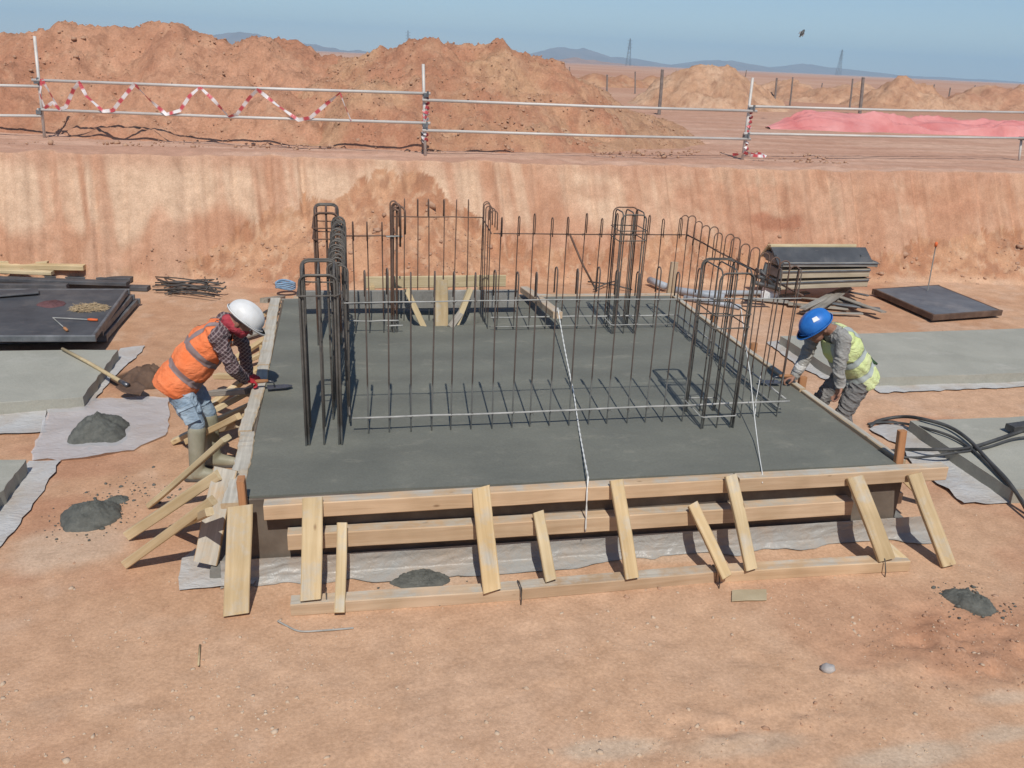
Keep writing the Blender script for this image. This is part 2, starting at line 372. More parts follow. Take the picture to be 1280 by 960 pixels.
def ground_h(X, Y):
    yw = wall_y(X)
    groove = (vnoise(X*7.0, Y*0+3.3, 11)-.5)*.09+(vnoise(X*2.1, Y*0+1.3, 12)-.5)*.20+(vnoise(X*13+Y*1.5, Y*0+5, 13)-.5)*.07+(fbm(X*.9, Y*0+6, 19, 3)-.5)*.22
    groove = groove+(fbm(X*5, Y*14, 14, 3)-.5)*.05
    t = (Y-yw-groove)/.80
    wall = np.clip(t, -1, 1.0)
    wallz = BERM*np.where(t < 0, 0, np.where(t > 1, 1, t**0.92))
    lip = .10*ss(.85, 1.15, t)*(1-ss(1.3, 2.4, t))*(fbm(X*2, Y*2, 15, 3)-.4)
    fh = fan_h(X)*(.85+.3*fbm(X*1.1, Y*.3, 16, 3))
    fan = fh-(yw+.38-Y)*.88
    fan = np.where(Y < yw+.7, fan, -1)
    fan_soft = .5*(fan+np.sqrt(fan*fan+.006))-.02                     # soft foot
    lump = (fbm(X*6, Y*6, 17, 4)-.5)*.15+(fbm(X*22, Y*22, 18, 3)-.5)*.035
    fanm = ss(.0, .12, fan)
    base = np.maximum(wallz, 0)
    z = np.maximum(base, np.where(fan > 0, fan_soft+lump*fanm, 0))
    floor = (fbm(X*.7, Y*.7, 21, 4)-.5)*.05+(fbm(X*4, Y*4, 22, 4)-.5)*.022+(fbm(X*16, Y*16, 23, 2)-.5)*.007
    # keep it level around the works
    foot = np.exp(-((np.clip(np.abs(X-2.3)-2.9, 0, 9))**2+(np.clip(np.abs(Y-2.3)-2.9, 0, 9))**2)/.4)
    floor = floor*(1-.6*foot)
    z = z+floor*np.where(t < 0, 1, 0.6)
    # berm: ruts
    rut = .03*(vnoise(Y*2.2, X*.05, 25)-.5)+.035*(fbm(X*1.3, Y*1.3, 26, 4)-.5)
    z = np.where(t > 1, z+rut*ss(1, 2, t)+lip, z)
    # the bank the picture was taken from
    tb = (-2.95-Y+.15*(fbm(X*.8, Y*.2, 27, 3)-.5))/.95
    z = np.maximum(z, BERM*np.clip(tb, 0, 1)) if True else z
    # disturbed soil bottom right
    dist = np.exp(-(((X-4.35)/.75)**2+((Y+1.30)/.38)**2))
    z = z+dist*((fbm(X*9, Y*9, 31, 4)-.45)*.11)
    dist2 = np.exp(-(((X-2.7)/.7)**2+((Y+1.75)/.2)**2)); z = z+dist2*((fbm(X*12, Y*12, 32, 3)-.45)*.06)
    # plain: low swells far off
    for (fx, fy, fa) in PRINTS:
        k = (np.abs(X-fx) < .3) & (np.abs(Y-fy) < .3)
        if not k.any(): continue
        dx, dy = X[k]-fx, Y[k]-fy; u = dx*math.cos(fa)+dy*math.sin(fa); w = -dx*math.sin(fa)+dy*math.cos(fa)
        d = (u/.15)**2+(w/(.055-.012*np.clip(-u/.1, -1, 1)))**2
        z[k] = z[k]-.006*np.exp(-d**2)+.002*np.exp(-(d-1.9)**2*1.5)
    far = ss(30, 120, Y)
    z = z+far*(fbm(X*.012, Y*.012, 33, 4)-.5)*1.6*np.where(Y > 30, 1, 0)
    return z, t, fan, floor
XX, YY = np.meshgrid(xs, ys); ZZ, TT, FAN, FLOOR = ground_h(XX, YY)
def C(*c): return np.array(c)
def lerp(a, b, t): return a+(b-a)*t[..., None]
n_a = fbm(XX*.55, YY*.55, 41, 5, .55); n_b = fbm(XX*2.3, YY*2.3, 42, 4, .6); n_c = fbm(XX*7, YY*7, 43, 3)
col = lerp(C(.515, .308, .192), C(.595, .392, .262), ss(.34, .62, n_a))
col = lerp(col, C(.590, .415, .300), .6*ss(.53, .70, n_b))                                  # dusty pale patches
col = lerp(col, C(.475, .255, .160), .8*ss(.55, .74, fbm(XX*.8+5, YY*1.1, 44, 4)))             # redder patches
# trodden pale dust round the formwork
tro = np.exp(-((np.clip(np.abs(XX-2.3)-2.5, 0, 9))**2+(np.clip(np.abs(YY-1.5)-2.4, 0, 9))**2)/.9)
col = lerp(col, C(.580, .390, .258), .55*tro)
# pale cement spill in the foreground
for (cx, cy, rx, ry, a) in [(1.95, -1.78, .34, .09, .9), (2.6, -1.86, .5, .10, .6), (3.45, -2.05, .55, .10, .9), (4.05, -1.98, .35, .07, .9), (4.25, -1.74, .28, .08, .8), (-1.2, .55, .5, .4, .5), (3.0, -.1, .7, .12, .5), (1.2, -.22, .6, .12, .6)]:
    q = np.exp(-(((XX-cx)/rx)**2+((YY-cy)/ry)**2)*1.0)*(.5+1.0*n_b); col = lerp(col, C(.58, .49, .385), np.clip(ss(.35, .85, q)*a*.75, 0, 1))
# red disturbed earth bottom right, damp brown patch by the shovel
q = np.exp(-(((XX-4.5)/.9)**2+((YY+1.25)/.5)**2)); col = lerp(col, C(.455, .240, .148), ss(.25, .85, q*(.6+.8*n_b))*.7)
sp = pz(182, 474, 0)
q = np.exp(-(((XX-sp.x)/.42)**2+((YY-sp.y)/.30)**2)); col = lerp(col, C(.12, .075, .05), ss(.3, .6, q*(.6+.8*n_b)))
# cut face: pale scraped streaks over red soil
XS = XX+.16*ZZ
st = .50*vnoise(XS*3.1, YY*0+2, 51)+.35*vnoise(XS*10.5, YY*0+4, 52)+.15*fbm(XX*4, ZZ*2.2, 53, 3)
zb = ZZ/BERM
pale_left = np.clip(1.25-.055*(XX+4), .45, 1.2)
jag = .12+.30*vnoise(XX*3.6, YY*0+8, 54)+.28*vnoise(XX*1.1, YY*0+9, 55)
s = ss(.36, .66, st*pale_left+.10)*ss(jag-.07, jag+.09, zb)
s = s*(1-.75*ss(.88, .99, zb)*ss(.35, .6, n_b))
cut = lerp(lerp(C(.505, .290, .188), C(.560, .350, .238), ss(.35, .65, n_b)), C(.645, .470, .335), s*.95)
cut = lerp(cut, C(.49, .265, .17), .7*ss(.54, .74, fbm(XX*.9, ZZ*1.6, 56, 4))*ss(3, 6, XX))
q = np.exp(-(((XX-7.75)/.55)**2+((ZZ-.92)/.16)**2)); cut = lerp(cut, C(.42, .20, .125), .9*ss(.3, .75, q*(.1+1.6*fbm(XX*3.2, ZZ*5, 66, 4))))
redband = ss(.8, 1.0, zb)*ss(.45, .62, fbm(XX*.5, YY*0+2, 57, 3))
cut = lerp(cut, C(.50, .29, .20), .6*redband)
wm = ss(-.03, .02, TT)*(1-ss(1.0, 1.06, TT))
wm = np.where(FAN > ZZ-.10, wm*.0, wm)
col = lerp(col, cut, wm)
# loose soil fans
fc = lerp(C(.435, .228, .135), C(.525, .310, .190), ss(.35, .65, fbm(XX*3, YY*3, 58, 4)))
fc = lerp(fc, C(.58, .40, .27), .6*ss(.56, .72, fbm(XX*12, YY*12, 59, 3))); fc = lerp(fc, C(.37, .205, .13), .6*ss(.58, .72, fbm(XX*11+9, YY*11, 60, 3)))
col = lerp(col, fc, ss(.02, .14, FAN)*(FAN > ZZ-.12)*(YY < 8.9))
# berm and plain
bc = lerp(C(.525, .320, .232), C(.590, .390, .292), ss(.35, .65, fbm(XX*.35, YY*1.8, 61, 4)))
bc = lerp(bc, C(.43, .24, .165), .5*ss(.60, .70, fbm(XX*.25, YY*5, 62, 3))*ss(9.2, 9.8, YY))
col = lerp(col, bc, ss(1.0, 1.08, TT))
pc = lerp(C(.50, .285, .195), C(.58, .375, .27), ss(.35, .65, fbm(XX*.05, YY*.05, 63, 5)))
col = lerp(col, pc, ss(18, 34, YY))
gm = grid_mesh('ground', XX, YY, ZZ, col)
ground = tag(link('ground', gm, M['ground']), kind='structure')
def gz(x, y): return float(ground_h(np.array([[x]], float), np.array([[y]], float))[0][0, 0])

# ------------------------------------------------------------------ far mountains (a strip of real relief each)
def mountain(name, ridge, dist, depth, seed, c):
    """ridge: photograph points of the skyline; the range stands dist metres off"""
    pts = [py(x, y, dist) for x, y in ridge]
    X = np.linspace(pts[0].x, pts[-1].x, 220); crest = np.interp(X, [p.x for p in pts], [p.z for p in pts])
    crest = crest+(fbm(X/(dist*.012), X*0, seed, 4)-.5)*dist*.0035
    v = np.linspace(-1, 1, 41)
    XXm, Vv = np.meshgrid(X, v)
    prof = (1-np.abs(Vv))**.85
    Zm = BERM-1+(crest[None, :]-BERM)*prof*(1+.5*(fbm(XXm/(dist*.012), Vv*3, seed+5, 4)-.5)*(1-prof))
    Ym = dist+Vv*depth
    cc = lerp(C(*c), C(*[k*1.25 for k in c]), ss(.3, .7, fbm(XXm/(dist*.01), Vv*4, seed+9, 4)))
    return tag(link(name, grid_mesh(name, XXm, Ym, Zm, cc), M['far']), kind='structure')
mountain('mountain_range', [(560, 92), (640, 76), (668, 65), (690, 60), (730, 60), (745, 66), (760, 72), (775, 71), (800, 74), (830, 82), (860, 80), (880, 76), (905, 75), (930, 78), (960, 86), (985, 82), (1005, 79), (1040, 84), (1075, 88), (1110, 93), (1150, 95), (1200, 98), (1260, 101), (1350, 108)], 3200, 420, 3, (.20, .15, .13))
mountain('mountain_range', [(150, 60), (240, 48), (285, 40), (320, 42), (350, 50), (372, 53), (395, 56), (430, 62), (480, 66), (560, 80)], 3000, 400, 8, (.20, .15, .13))
mountain('hill_ridge', [(640, 88), (690, 74), (720, 72), (755, 76), (790, 82), (840, 90), (900, 96), (980, 97), (1040, 99), (1100, 102), (1200, 108), (1320, 116)], 1500, 150, 13, (.36, .22, .16))

# lattice pylons on the skyline
def pylon(x, ytop, ybase, dist, label):
    top = py(x, ytop, dist); base = py(x, ybase, dist); H = top.z-BERM; w = H*.085
    t = thing('power_pylon', label, 'pylon', (top.x, dist, BERM))
    parts = []
    def P(a, b, z): k = w*(1-.86*z); return Vector((top.x+a*k, dist+b*k, BERM+z*H))
    r = H*.0065
    for a, b in ((-1, -1), (1, -1), (1, 1), (-1, 1)):
        link('leg', mesh('leg', *tube([P(a, b, 0), P(a, b, 1)], r, 4)), M['steel_grey'], t)
    br = []
    lv = [0, .22, .4, .55, .68, .8, .9, 1]
    for z0, z1 in zip(lv, lv[1:]):
        for k in range(4):
            a = ((-1, -1), (1, -1), (1, 1), (-1, 1)); br += [tube([P(*a[k], z0), P(*a[(k+1) % 4], z1)], r*.6, 3), tube([P(*a[(k+1) % 4], z0), P(*a[k], z1)], r*.6, 3)]
    link('lattice', mesh('lattice', *join(br)), M['steel_grey'], t)
    for z in (.68, .8, .92):
        o = tube([(top.x-w*1.25, dist, BERM+z*H), (top.x+w*1.25, dist, BERM+z*H)], r, 4); link('cross_arm', mesh('cross_arm', *o), M['steel_grey'], t)
pylon(788, 48, 78, 1300, 'taller lattice power pylon rising over the hills beside the pale cone heap')
pylon(1053, 62, 95, 1250, 'lattice power pylon on the skyline above the pink tarpaulin')
pylon(510, 38, 56, 1800, 'tiny pylon just showing over the crest of the red spoil heap')

# ------------------------------------------------------------------ spoil heaps on the berm
HEAPS = []
def heap(name, label, peaks, Yc, x0, x1, y0, y1, step, c1, c2, seed, group=None, slope=.68, rough=1.0):
    """peaks: (photograph x, y of a crest, its own distance); cones melt together, then get lumpy"""
    X, Y = np.meshgrid(np.arange(x0, x1+step, step), np.arange(y0, y1+step, step))
    X2 = X+(fbm(X*.9, Y*.9, seed+30, 3)-.5)*1.1; Y2 = Y+(fbm(X*.9, Y*.9, seed+31, 3)-.5)*1.1
    Z = np.full(X.shape, -2.0)
    for (x, y, D) in peaks:
        p = py(x, y, D); d = np.sqrt((X2-p.x)**2+(Y2-D)**2)
        cone = (p.z-BERM)+.10-slope*(np.sqrt(d*d+.12)-.2)
        k = .22; hh = np.clip(.5+.5*(cone-Z)/k, 0, 1); Z = Z*(1-hh)+cone*hh+k*hh*(1-hh)
    m = ss(-.05, .35, Z)
    Z = Z+m*rough*((fbm(X*1.6, Y*1.6, seed, 5, .5)-.5)*.34+(np.abs(fbm(X*8, Y*8, seed+1, 4, .65)-.5))*.26-.04+(fbm(X*17, Y*17, seed+2, 2)-.5)*.10)
    Z = Z-2.4*(1-ss(y0, y0+.55, Y))**2-2.4*(1-ss(x0, x0+.4, X))-2.4*ss(x1-.4, x1, X)
    Z = np.maximum(Z, -.12)+BERM
    n = fbm(X*.8, Y*.8, seed+5, 5, .6); n2 = fbm(X*4, Y*4, seed+6, 4, .6)
    cc = lerp(C(*c1), C(*c2), ss(.36, .64, n)); cc = lerp(cc, C(.56, .36, .24), .45*ss(.56, .74, n2)); cc = lerp(cc, C(.33, .175, .115), .5*ss(.60, .72, fbm(X*7, Y*7, seed+7, 3)))
    if Yc < 20: HEAPS.append((X, Y, Z, seed))
    o = link(name, grid_mesh(name, X, Y, Z, cc), M['heap']); return tag(o, label, 'soil heap', group)
RED1, RED2 = (.455, .232, .147), (.535, .300, .195)
heap('spoil_heap', 'long ragged red spoil heap behind the tape hung guardrail', [(-160, 40, 14.2), (-60, 34, 14.4), (10, 38, 14.0), (60, 46, 14.0), (105, 30, 14.2), (150, 32, 14.3), (190, 30, 14.2), (218, 34, 14.0), (262, 47, 14.0), (320, 44, 13.8), (352, 48, 13.8), (400, 70, 13.4), (150, 90, 12.9), (40, 80, 12.9), (330, 100, 12.4)], 14, -11, 2.2, 10.1, 17.5, .05, RED1, RED2, 100)
heap('spoil_heap', 'twin peaked reddish spoil heap behind the middle of the guardrail', [(440, 66, 13.6), (478, 60, 13.4), (515, 50, 13.2), (550, 60, 13.2), (572, 57, 13.4), (628, 51, 13.4), (655, 58, 13.3), (590, 90, 12.2), (500, 100, 11.9)], 13, -.6, 6.6, 9.6, 17, .05, RED1, (.53, .33, .205), 200)
heap('spoil_heap', 'low tan heap skirting the twin peaked heap beside the bare berm', [(700, 100, 13.6), (730, 120, 13.8), (765, 135, 14.2), (810, 150, 14.4), (650, 120, 12.2), (720, 150, 12.6), (860, 166, 14.8)], 13, 2.5, 9.5, 10.3, 18, .06, (.47, .29, .185), (.57, .38, .25), 300, slope=.5, rough=.7)
heap('spoil_heap', 'pale tan cone heap with rounded top beyond the second guardrail bay', [(885, 80, 31.5), (868, 88, 31.2), (902, 82, 31.8), (925, 100, 31.6), (850, 106, 31)], 31, 11, 21, 27, 37, .10, (.50, .31, .20), (.585, .40, .275), 400, slope=.62, rough=1.0)
heap('spoil_heap', 'pointed tan heap rising behind the pink tarpaulin', [(1133, 96, 39), (1122, 102, 38.6), (1150, 108, 39), (1175, 120, 38.5)], 39, 26, 41, 34, 45, .13, (.49, .29, .185), (.575, .375, .25), 500, slope=.6, rough=1.1)
heap('spoil_heap', 'low tan heap under the skyline pylon beyond the pink tarpaulin', [(1000, 102, 44), (985, 98, 46), (1055, 106, 42), (1075, 104, 43), (1030, 110, 42)], 43, 20, 38, 37, 51, .16, (.48, .285, .185), (.565, .37, .25), 600, slope=.5)
heap('spoil_heap', 'low reddish heap at the far end of the pink tarpaulin', [(1235, 108, 40), (1260, 112, 39), (1290, 108, 41), (1215, 118, 39)], 40, 31, 48, 34, 46, .16, (.47, .26, .17), (.55, .345, .23), 700, slope=.5)
heap('spoil_heap', 'distant red heap beside the thick post before the pale cone heap', [(700, 92, 58), (745, 92, 56), (780, 94, 58), (820, 96, 60)], 58, 10, 34, 48, 66, .25, (.42, .22, .135), (.52, .32, .2), 800, slope=.42)

# ------------------------------------------------------------------ guardrail of scaffold tube on the berm edge
PB = [Vector((-4.11, 10.79, BERM)), Vector((2.04, 9.39, BERM)), Vector((7.88, 9.96, BERM)), Vector((14.74, 11.16, BERM))]
fence = thing('guardrail', 'scaffold tube guardrail with two rails along the excavation edge', 'guardrail', PB[0])
def post(b, xt, yt, r=.024):
    D = b.y; t = py(xt, yt, D); return tube_obj('post', [b-Vector((0, 0, .15)), t], r, M['galv'], fence, 10)
post(PB[0], 43, 45); post(PB[1], 529, 80); post(PB[2], 941, 97); post(PB[3], 1277, 172)
def rail(p, q): return tube_obj('rail', [p, p.lerp(q, .5)+Vector((0, 0, -.012)), q], .0235, M['galv'], fence, 10)
fy = Vector((0, -.05, 0))
def on(i, x, y): return py(x, y, PB[i].y-.05)
PL = Vector((-10.2, 11.6, BERM))
rail(pl(-180, 101, PL, PB[0]), on(0, 49, 108)); rail(pl(-180, 141, PL, PB[0]), on(0, 52, 145))
rail(on(0, 40, 100), on(1, 538, 117)); rail(on(0, 47, 137), on(1, 538, 154))
rail(on(1, 528, 125), on(2, 946, 139)); rail(on(1, 528, 163), on(2, 938, 174))
rail(on(2, 936, 133), on(3, 1300, 141)); rail(on(2, 930, 167), on(3, 1300, 173))
for i, x, y in ((0, 46, 102), (0, 49, 140), (1, 532, 119), (1, 531, 157), (2, 939, 136), (2, 932, 170), (3, 1277, 173)):
    p = py(x, y, PB[i].y-.025); link('coupler', mesh('coupler', *join([box(p.x, p.y, p.z, .075, .09, .065), box(p.x+.03, p.y-.05, p.z+.02, .03, .03, .09)])), M['steel_grey'], fence)

def stripes():
    m, N, L, b = newmat('red_white_tape'); at = N.new('ShaderNodeAttribute'); at.attribute_name = 'Col'
    L.new(at.outputs['Color'], b.inputs['Base Color']); b.inputs['Roughness'].default_value = .45
    return m
M['tape'] = stripes()
def ribbon(name, pts, w, label, group=None, step=.03, period=.22, twist=.7):
    P = [Vector(p) for p in pts]; out = []
    for a, b in zip(P, P[1:]):
        n = max(2, int((b-a).length/step)); out += [a.lerp(b, i/n)for i in range(n)]
    out.append(P[-1]); V = []; F = []; cols = []; s = 0
    for i, p in enumerate(out):
        t = (out[min(i+1, len(out)-1)]-out[max(i-1, 0)]).normalized(); s += (out[i]-out[i-1]).length if i else 0
        side = Vector((0, -1, .0)).cross(t); side.normalize(); nn = t.cross(side)
        a = twist*math.sin(s*3.1)+.5*math.sin(s*7.7); d = side*math.cos(a)+nn*math.sin(a)
        red = (.56, .085, .10) if (s/period) % 1 < .45 else (.76, .71, .69)
        for k, o in ((-1, -1), (1, -1), (1, 1), (-1, 1)):
            V.append(p+d*(k*w/2)+nn*(o*.0015)); cols.append((*red, 1))
    for i in range(len(out)-1):
        for k in range(4): F.append((i*4+k, i*4+(k+1) % 4, i*4+4+(k+1) % 4, i*4+4+k))
    me = mesh(name, V, F); at = me.attributes.new('Col', 'FLOAT_COLOR', 'POINT'); at.data.foreach_set('color', np.array(cols, np.float32).ravel())
    return tag(link(name, me, M['tape']), label, 'barrier tape', group)
def onr(x, y): return pl(x, y, PB[0]+Vector((0, -.08, 0)), PB[1]+Vector((0, -.08, 0)))
ribbon('barrier_tape', [onr(*q) for q in [(52, 99), (60, 112), (74, 137), (82, 134), (92, 112), (99, 103), (108, 120), (129, 139), (141, 138), (158, 117), (168, 105), (186, 124), (208, 143), (225, 138), (237, 120), (250, 109), (268, 126), (286, 146), (296, 143), (312, 122), (322, 112), (346, 131), (373, 150), (388, 147), (408, 130), (425, 116)]], .055, 'red and white barrier tape zigzagging between the two rails')
ribbon('barrier_tape', [onr(425, 116), onr(431, 132), onr(439, 151)], .022, 'thin end of barrier tape hanging at the last zigzag')
ribbon('barrier_tape', [onr(52, 99), onr(50, 118), onr(56, 135), onr(66, 128), onr(76, 138)], .05, 'loose wad of barrier tape tied round the tallest guardrail post')
def wrap(i, pts, label):
    b = PB[i]; P = []
    for k in range(60):
        t = k/59; x = pts[0][0]+(pts[1][0]-pts[0][0])*t; y = pts[0][1]+(pts[1][1]-pts[0][1])*t
        p = py(x, y, b.y); P.append(p+Vector((.036*math.cos(k*.9), .036*math.sin(k*.9), 0)))
    return ribbon('barrier_tape', P, .05, label, step=.02, period=.2, twist=.2)
wrap(1, ((533, 122), (531, 178)), 'barrier tape wound round the post in the middle of the guardrail')
wrap(2, ((938, 140), (931, 196)), 'barrier tape wound round the post before the pink tarpaulin')
g0 = py(931, 196, PB[2].y)
ribbon('barrier_tape', [g0+Vector((dx, dy, .03+dz)) for dx, dy, dz in ((-.22, .05, 0), (-.1, -.1, .03), (.02, 0, .05), (.12, -.14, .02), (.25, -.02, .04), (.36, -.1, 0), (.2, -.22, .01), (.0, -.2, .02))], .05, 'crumpled tape heap at the foot of the post before the tarpaulin')

# ------------------------------------------------------------------ pink tarpaulin
def tarp():
    a = pz(962, 160, BERM); b = pz(1330, 172, BERM); ax = (b-a); L = ax.length; ax.normalize(); n = Vector((-ax.y, ax.x, 0))
    nu, nv = 260, 60; u = np.linspace(0, 1, nu); v = np.linspace(-1, 1, nv); U, Vv = np.meshgrid(u, v)
    hgt = np.interp(u, [0, .03, .07, .11, .15, .22, .30, .38, .45, .50, .57, .64, .72, .80, .88, 1], [.05, .2, .30, .42, .72, .76, .68, .64, .46, .34, .56, .58, .40, .62, .66, .5])
    wid = np.interp(u, [0, .06, .16, .3, .6, 1], [.12, .42, .95, 1.15, 1.0, 1.05])
    prof = np.clip(1-np.abs(Vv)**1.7, 0, 1)
    s = U*L
    H = hgt[None, :]*prof
    rg = lambda a, b, sd, k: (1-np.clip(np.abs(fbm(a, b, sd, 2)-.5)*k, 0, 1))**1.5
    fold = rg(s*.20+Vv*.5, Vv*1.2-s*.10, 71, 6)*.34-rg(s*.33-Vv*.6, Vv*1.0+s*.12, 76, 6)*.26+rg(s*.9+Vv*2.2, Vv*1.6, 78, 7)*.07
    H = H*.58+fold*ss(0, .3, prof)*.62*np.clip(wid[None, :]/.9, .2, 1)
    rum = .07*np.abs(np.sin(s*7.0))*ss(.03, .08, U)*(1-ss(.11, .16, U)); H = H+rum*prof
    edge = (fbm(s*1.3, Vv*0, 73, 3)-.5)*.5
    P = (np.array(a)[None, None, :]+ax_(ax)*s[..., None]+ax_(n)*((Vv*wid[None, :]+edge*Vv+wid[None, :]*.6)[..., None]))
    P[..., 2] = BERM+H-.02
    return grid_mesh('tarpaulin', P[..., 0], P[..., 1], P[..., 2])
def ax_(v): return np.array(v)[None, None, :]
M['tarp'] = simple('pink_tarpaulin', (.55, .17, .16), (.70, .31, .29), .9, .75, .3, bscale=5, bdist=.04)
tag(link('tarpaulin', tarp(), M['tarp']), 'long crumpled pink tarpaulin lying on the berm behind the guardrail', 'tarpaulin')

# thin posts standing out on the plain
for x, y0, y1, D, r, lab in [(827, 88, 130, 24, .065, 'thick leaning dark post before the pale cone heap'), (759, 94, 112, 38, .05, 'short dark post left of the thick leaning post'), (794, 90, 116, 44, .045, 'slim post on the plain just left of the thick leaning post'),
                        (970, 98, 131, 31, .05, 'slim dark post just past the pale cone heap'), (990, 97, 127, 36, .045, 'slim post beside the low heap under the skyline pylon'), (1027, 104, 118, 60, .05, 'short far post in front of the low tan heap'),
                        (1065, 99, 130, 34, .045, 'slim post standing close beside the sturdier dark post'), (1078, 98, 136, 29, .075, 'sturdier leaning dark post at the foot of the pointed heap'), (1167, 106, 115, 60, .06, 'short far post right of the pointed heap'), (1187, 110, 127, 42, .045, 'slim post between the pointed heap and the low reddish heap'), (1218, 107, 116, 60, .05, 'short far post over the low reddish heap'), (712, 84, 104, 60, .04, 'slim far post on the red rise left of the distant heap'), (932, 88, 104, 55, .04, 'slim far post behind the shoulder of the pale cone heap')]:
    b = py(x-2 if x > 820 else x, y1, D); t = py(x+1 if x > 820 else x, y0, D); b.z = min(b.z, BERM)-.1
    M.setdefault('post_grey', simple('grey_brown_post', (.17, .14, .125), (.28, .235, .21), 6, .85, .2))
    o = link('fence_post', mesh('fence_post', *join([tube([b, b.lerp(t, .5)+Vector((.01, 0, 0)), t], [r, r*.92, r*.85], 8), tube([t, t+Vector((0, 0, r*.6))], [r*1.05, r*.7], 8)])), M['post_grey'])
    tag(o, lab, 'post', 'posts standing out on the plain')

# ------------------------------------------------------------------ concrete footing
FW, FD, FT = 4.6, 4.68, .6
def footing():
    x = np.linspace(0, FW, 185); y = np.linspace(0, FD, 188); X, Y = np.meshgrid(x, y)
    Z = FT+(fbm(X*1.4, Y*1.4, 81, 4)-.5)*.012+(fbm(X*7, Y*11, 82, 3)-.5)*.006-.006
    # hollow where the timber stand is bedded
    q = np.exp(-(((X-1.62)/.52)**4+((Y-3.86)/.27)**4)); Z = Z-.075*ss(.35, .8, q+(fbm(X*6, Y*6, 83, 3)-.5)*.25)
    me = grid_mesh('footing_top', X, Y, Z)
    bm = bmesh.new(); bm.from_mesh(me)
    be = [e for e in bm.edges if e.is_boundary]
    r = bmesh.ops.extrude_edge_only(bm, edges=be)
    for v in r['geom']:
        if isinstance(v, bmesh.types.BMVert): v.co.z = .085
    bmesh.ops.recalc_face_normals(bm, faces=bm.faces); bmesh.ops.split_edges(bm, edges=[e for e in be if e.is_valid])
    return bm_mesh('concrete_footing', bm)
ft = tag(link('concrete_footing', footing(), M['fresh']), 'large square footing of smooth fresh grey concrete with rebar standing in it', 'concrete footing')
bl = thing('blinding_slab', 'rough grey blinding slab showing under the footing formwork', 'concrete slab', (2.3, 2.3, 0))
def slab_mesh(name, pts, z0, z1, seed, jag=.012, n=10):
    """a slab with ragged edges from a ground outline"""
    out = []
    for a, b in zip(pts, pts[1:]+pts[:1]):
        for i in range(n): out.append(Vector(a).lerp(Vector(b), i/n))
    rr = random.Random(seed)
    bm = bmesh.new(); lo = []; hi = []
    for p in out:
        d = Vector((rr.uniform(-jag, jag), rr.uniform(-jag, jag), 0)); hi.append(bm.verts.new((p.x+d.x, p.y+d.y, z1+rr.uniform(-.003, .003)))); lo.append(bm.verts.new((p.x+d.x*1.6, p.y+d.y*1.6, z0)))
    bm.faces.new(hi)
    for i in range(len(out)):
        j = (i+1) % len(out); bm.faces.new((hi[i], lo[i], lo[j], hi[j]))
    bmesh.ops.recalc_face_normals(bm, faces=bm.faces)
    return bm_mesh(name, bm)
link('slab_body', slab_mesh('slab_body', [(-.22, -.03, 0), (4.84, -.03, 0), (4.92, 5.0, 0), (-.22, 5.0, 0)], -.03, .08, 1, .02, 24), M['blind'], bl)

# ------------------------------------------------------------------ formwork
ff = thing('front_formwork', 'front formwork of pine beams propped by slanting planks onto a ground beam', 'formwork', (2.3, -.05, 0)); ff.name = 'braced_formwork'
board('panel', (-.02, -.013, .365), (4.66, -.013, .365), .022, .44, M['dark_ply'], ff, jit=.001)
board('waler', py(330, 638, -.1)+Vector((0, .022, -.004)), (3.30, -.074, .548), .095, .105, M['pine_pink'], ff, jit=.006, seg=10)
board('waler', (3.306, -.076, .550), Vector((4.94, -.074, .553)), .095, .105, M['pine_pink'], ff, jit=.005, seg=8)
board('waler', Vector((.27, -.078, .318)), Vector((4.22, -.078, .318)), .10, .115, M['pine_pink'], ff, jit=.006, seg=12)
# ground beam in three lengths
g = lambda x, y: pz(x, y, .085)
A, B_, C_, D_ = g(362, 757), g(652, 736), g(897, 715), g(1140, 702)
off = Vector((0, .055, -.045))
for p, q in ((A, B_), (B_, C_), (C_, D_)):
    d = (q-p).normalized()*.004; board('ground_beam', p+off+d, q+off-d, .105, .085, M['pine_pink'], ff, jit=.004)
def prop(xt, yt, xb, yb, w, h, zt=-.135, zb=.05, mat='pine', yb_plane=None, nm='brace', up=None):
    a = py(xt, yt, zt); b = pz(xb, yb, zb)
    return board(nm, a, b, w, h, M[mat], ff, up=up or (0, -1, .55), jit=.003, seg=5, skew=R.uniform(-.02, .02))
prop(300, 632, 296, 768, .15, .035, -.12, .02)
prop(391, 622, 388, 750, .125, .035, zb=.10)
board('brace', py(428, 654, -.135), py(424, 766, -.505), .065, .04, M['pine'], ff, up=(0, -1, .4), jit=.003, seg=5)
prop(601, 609, 615, 739, .115, .038, zb=.09)
prop(672, 640, 689, 726, .075, .04, zb=.10)
prop(770, 600, 790, 723, .09, .038, zb=.10)
prop(866, 630, 908, 722, .075, .04, zb=.10)
prop(913, 594, 939, 712, .085, .038, zb=.10)
prop(1068, 596, 1108, 700, .125, .038, zb=.10)
board('brace', pz(1098, 672, .16), pz(1132, 706, .04), .075, .04, M['pine'], ff, up=(0, -1, .7))
prop(1143, 592, 1185, 707, .11, .038, zb=.02)
board('stub', (.012, -.075, .36), (.010, -.075, .76), .045, .09, M['red_wood'], ff, up=(0, 1, 0))
for x, y in ((650, 742), (897, 722), (408, 752), (1104, 708)):                               # binding wire and pegs
    p = pz(x, y, .06); tube_obj('tie_wire', [p+Vector((0, .09, .04)), p+Vector((0, .0, .06)), p+Vector((.004, -.03, -.02)), p+Vector((.0, -.04, -.06))], .004, M['bar_loose'], ff, 5)

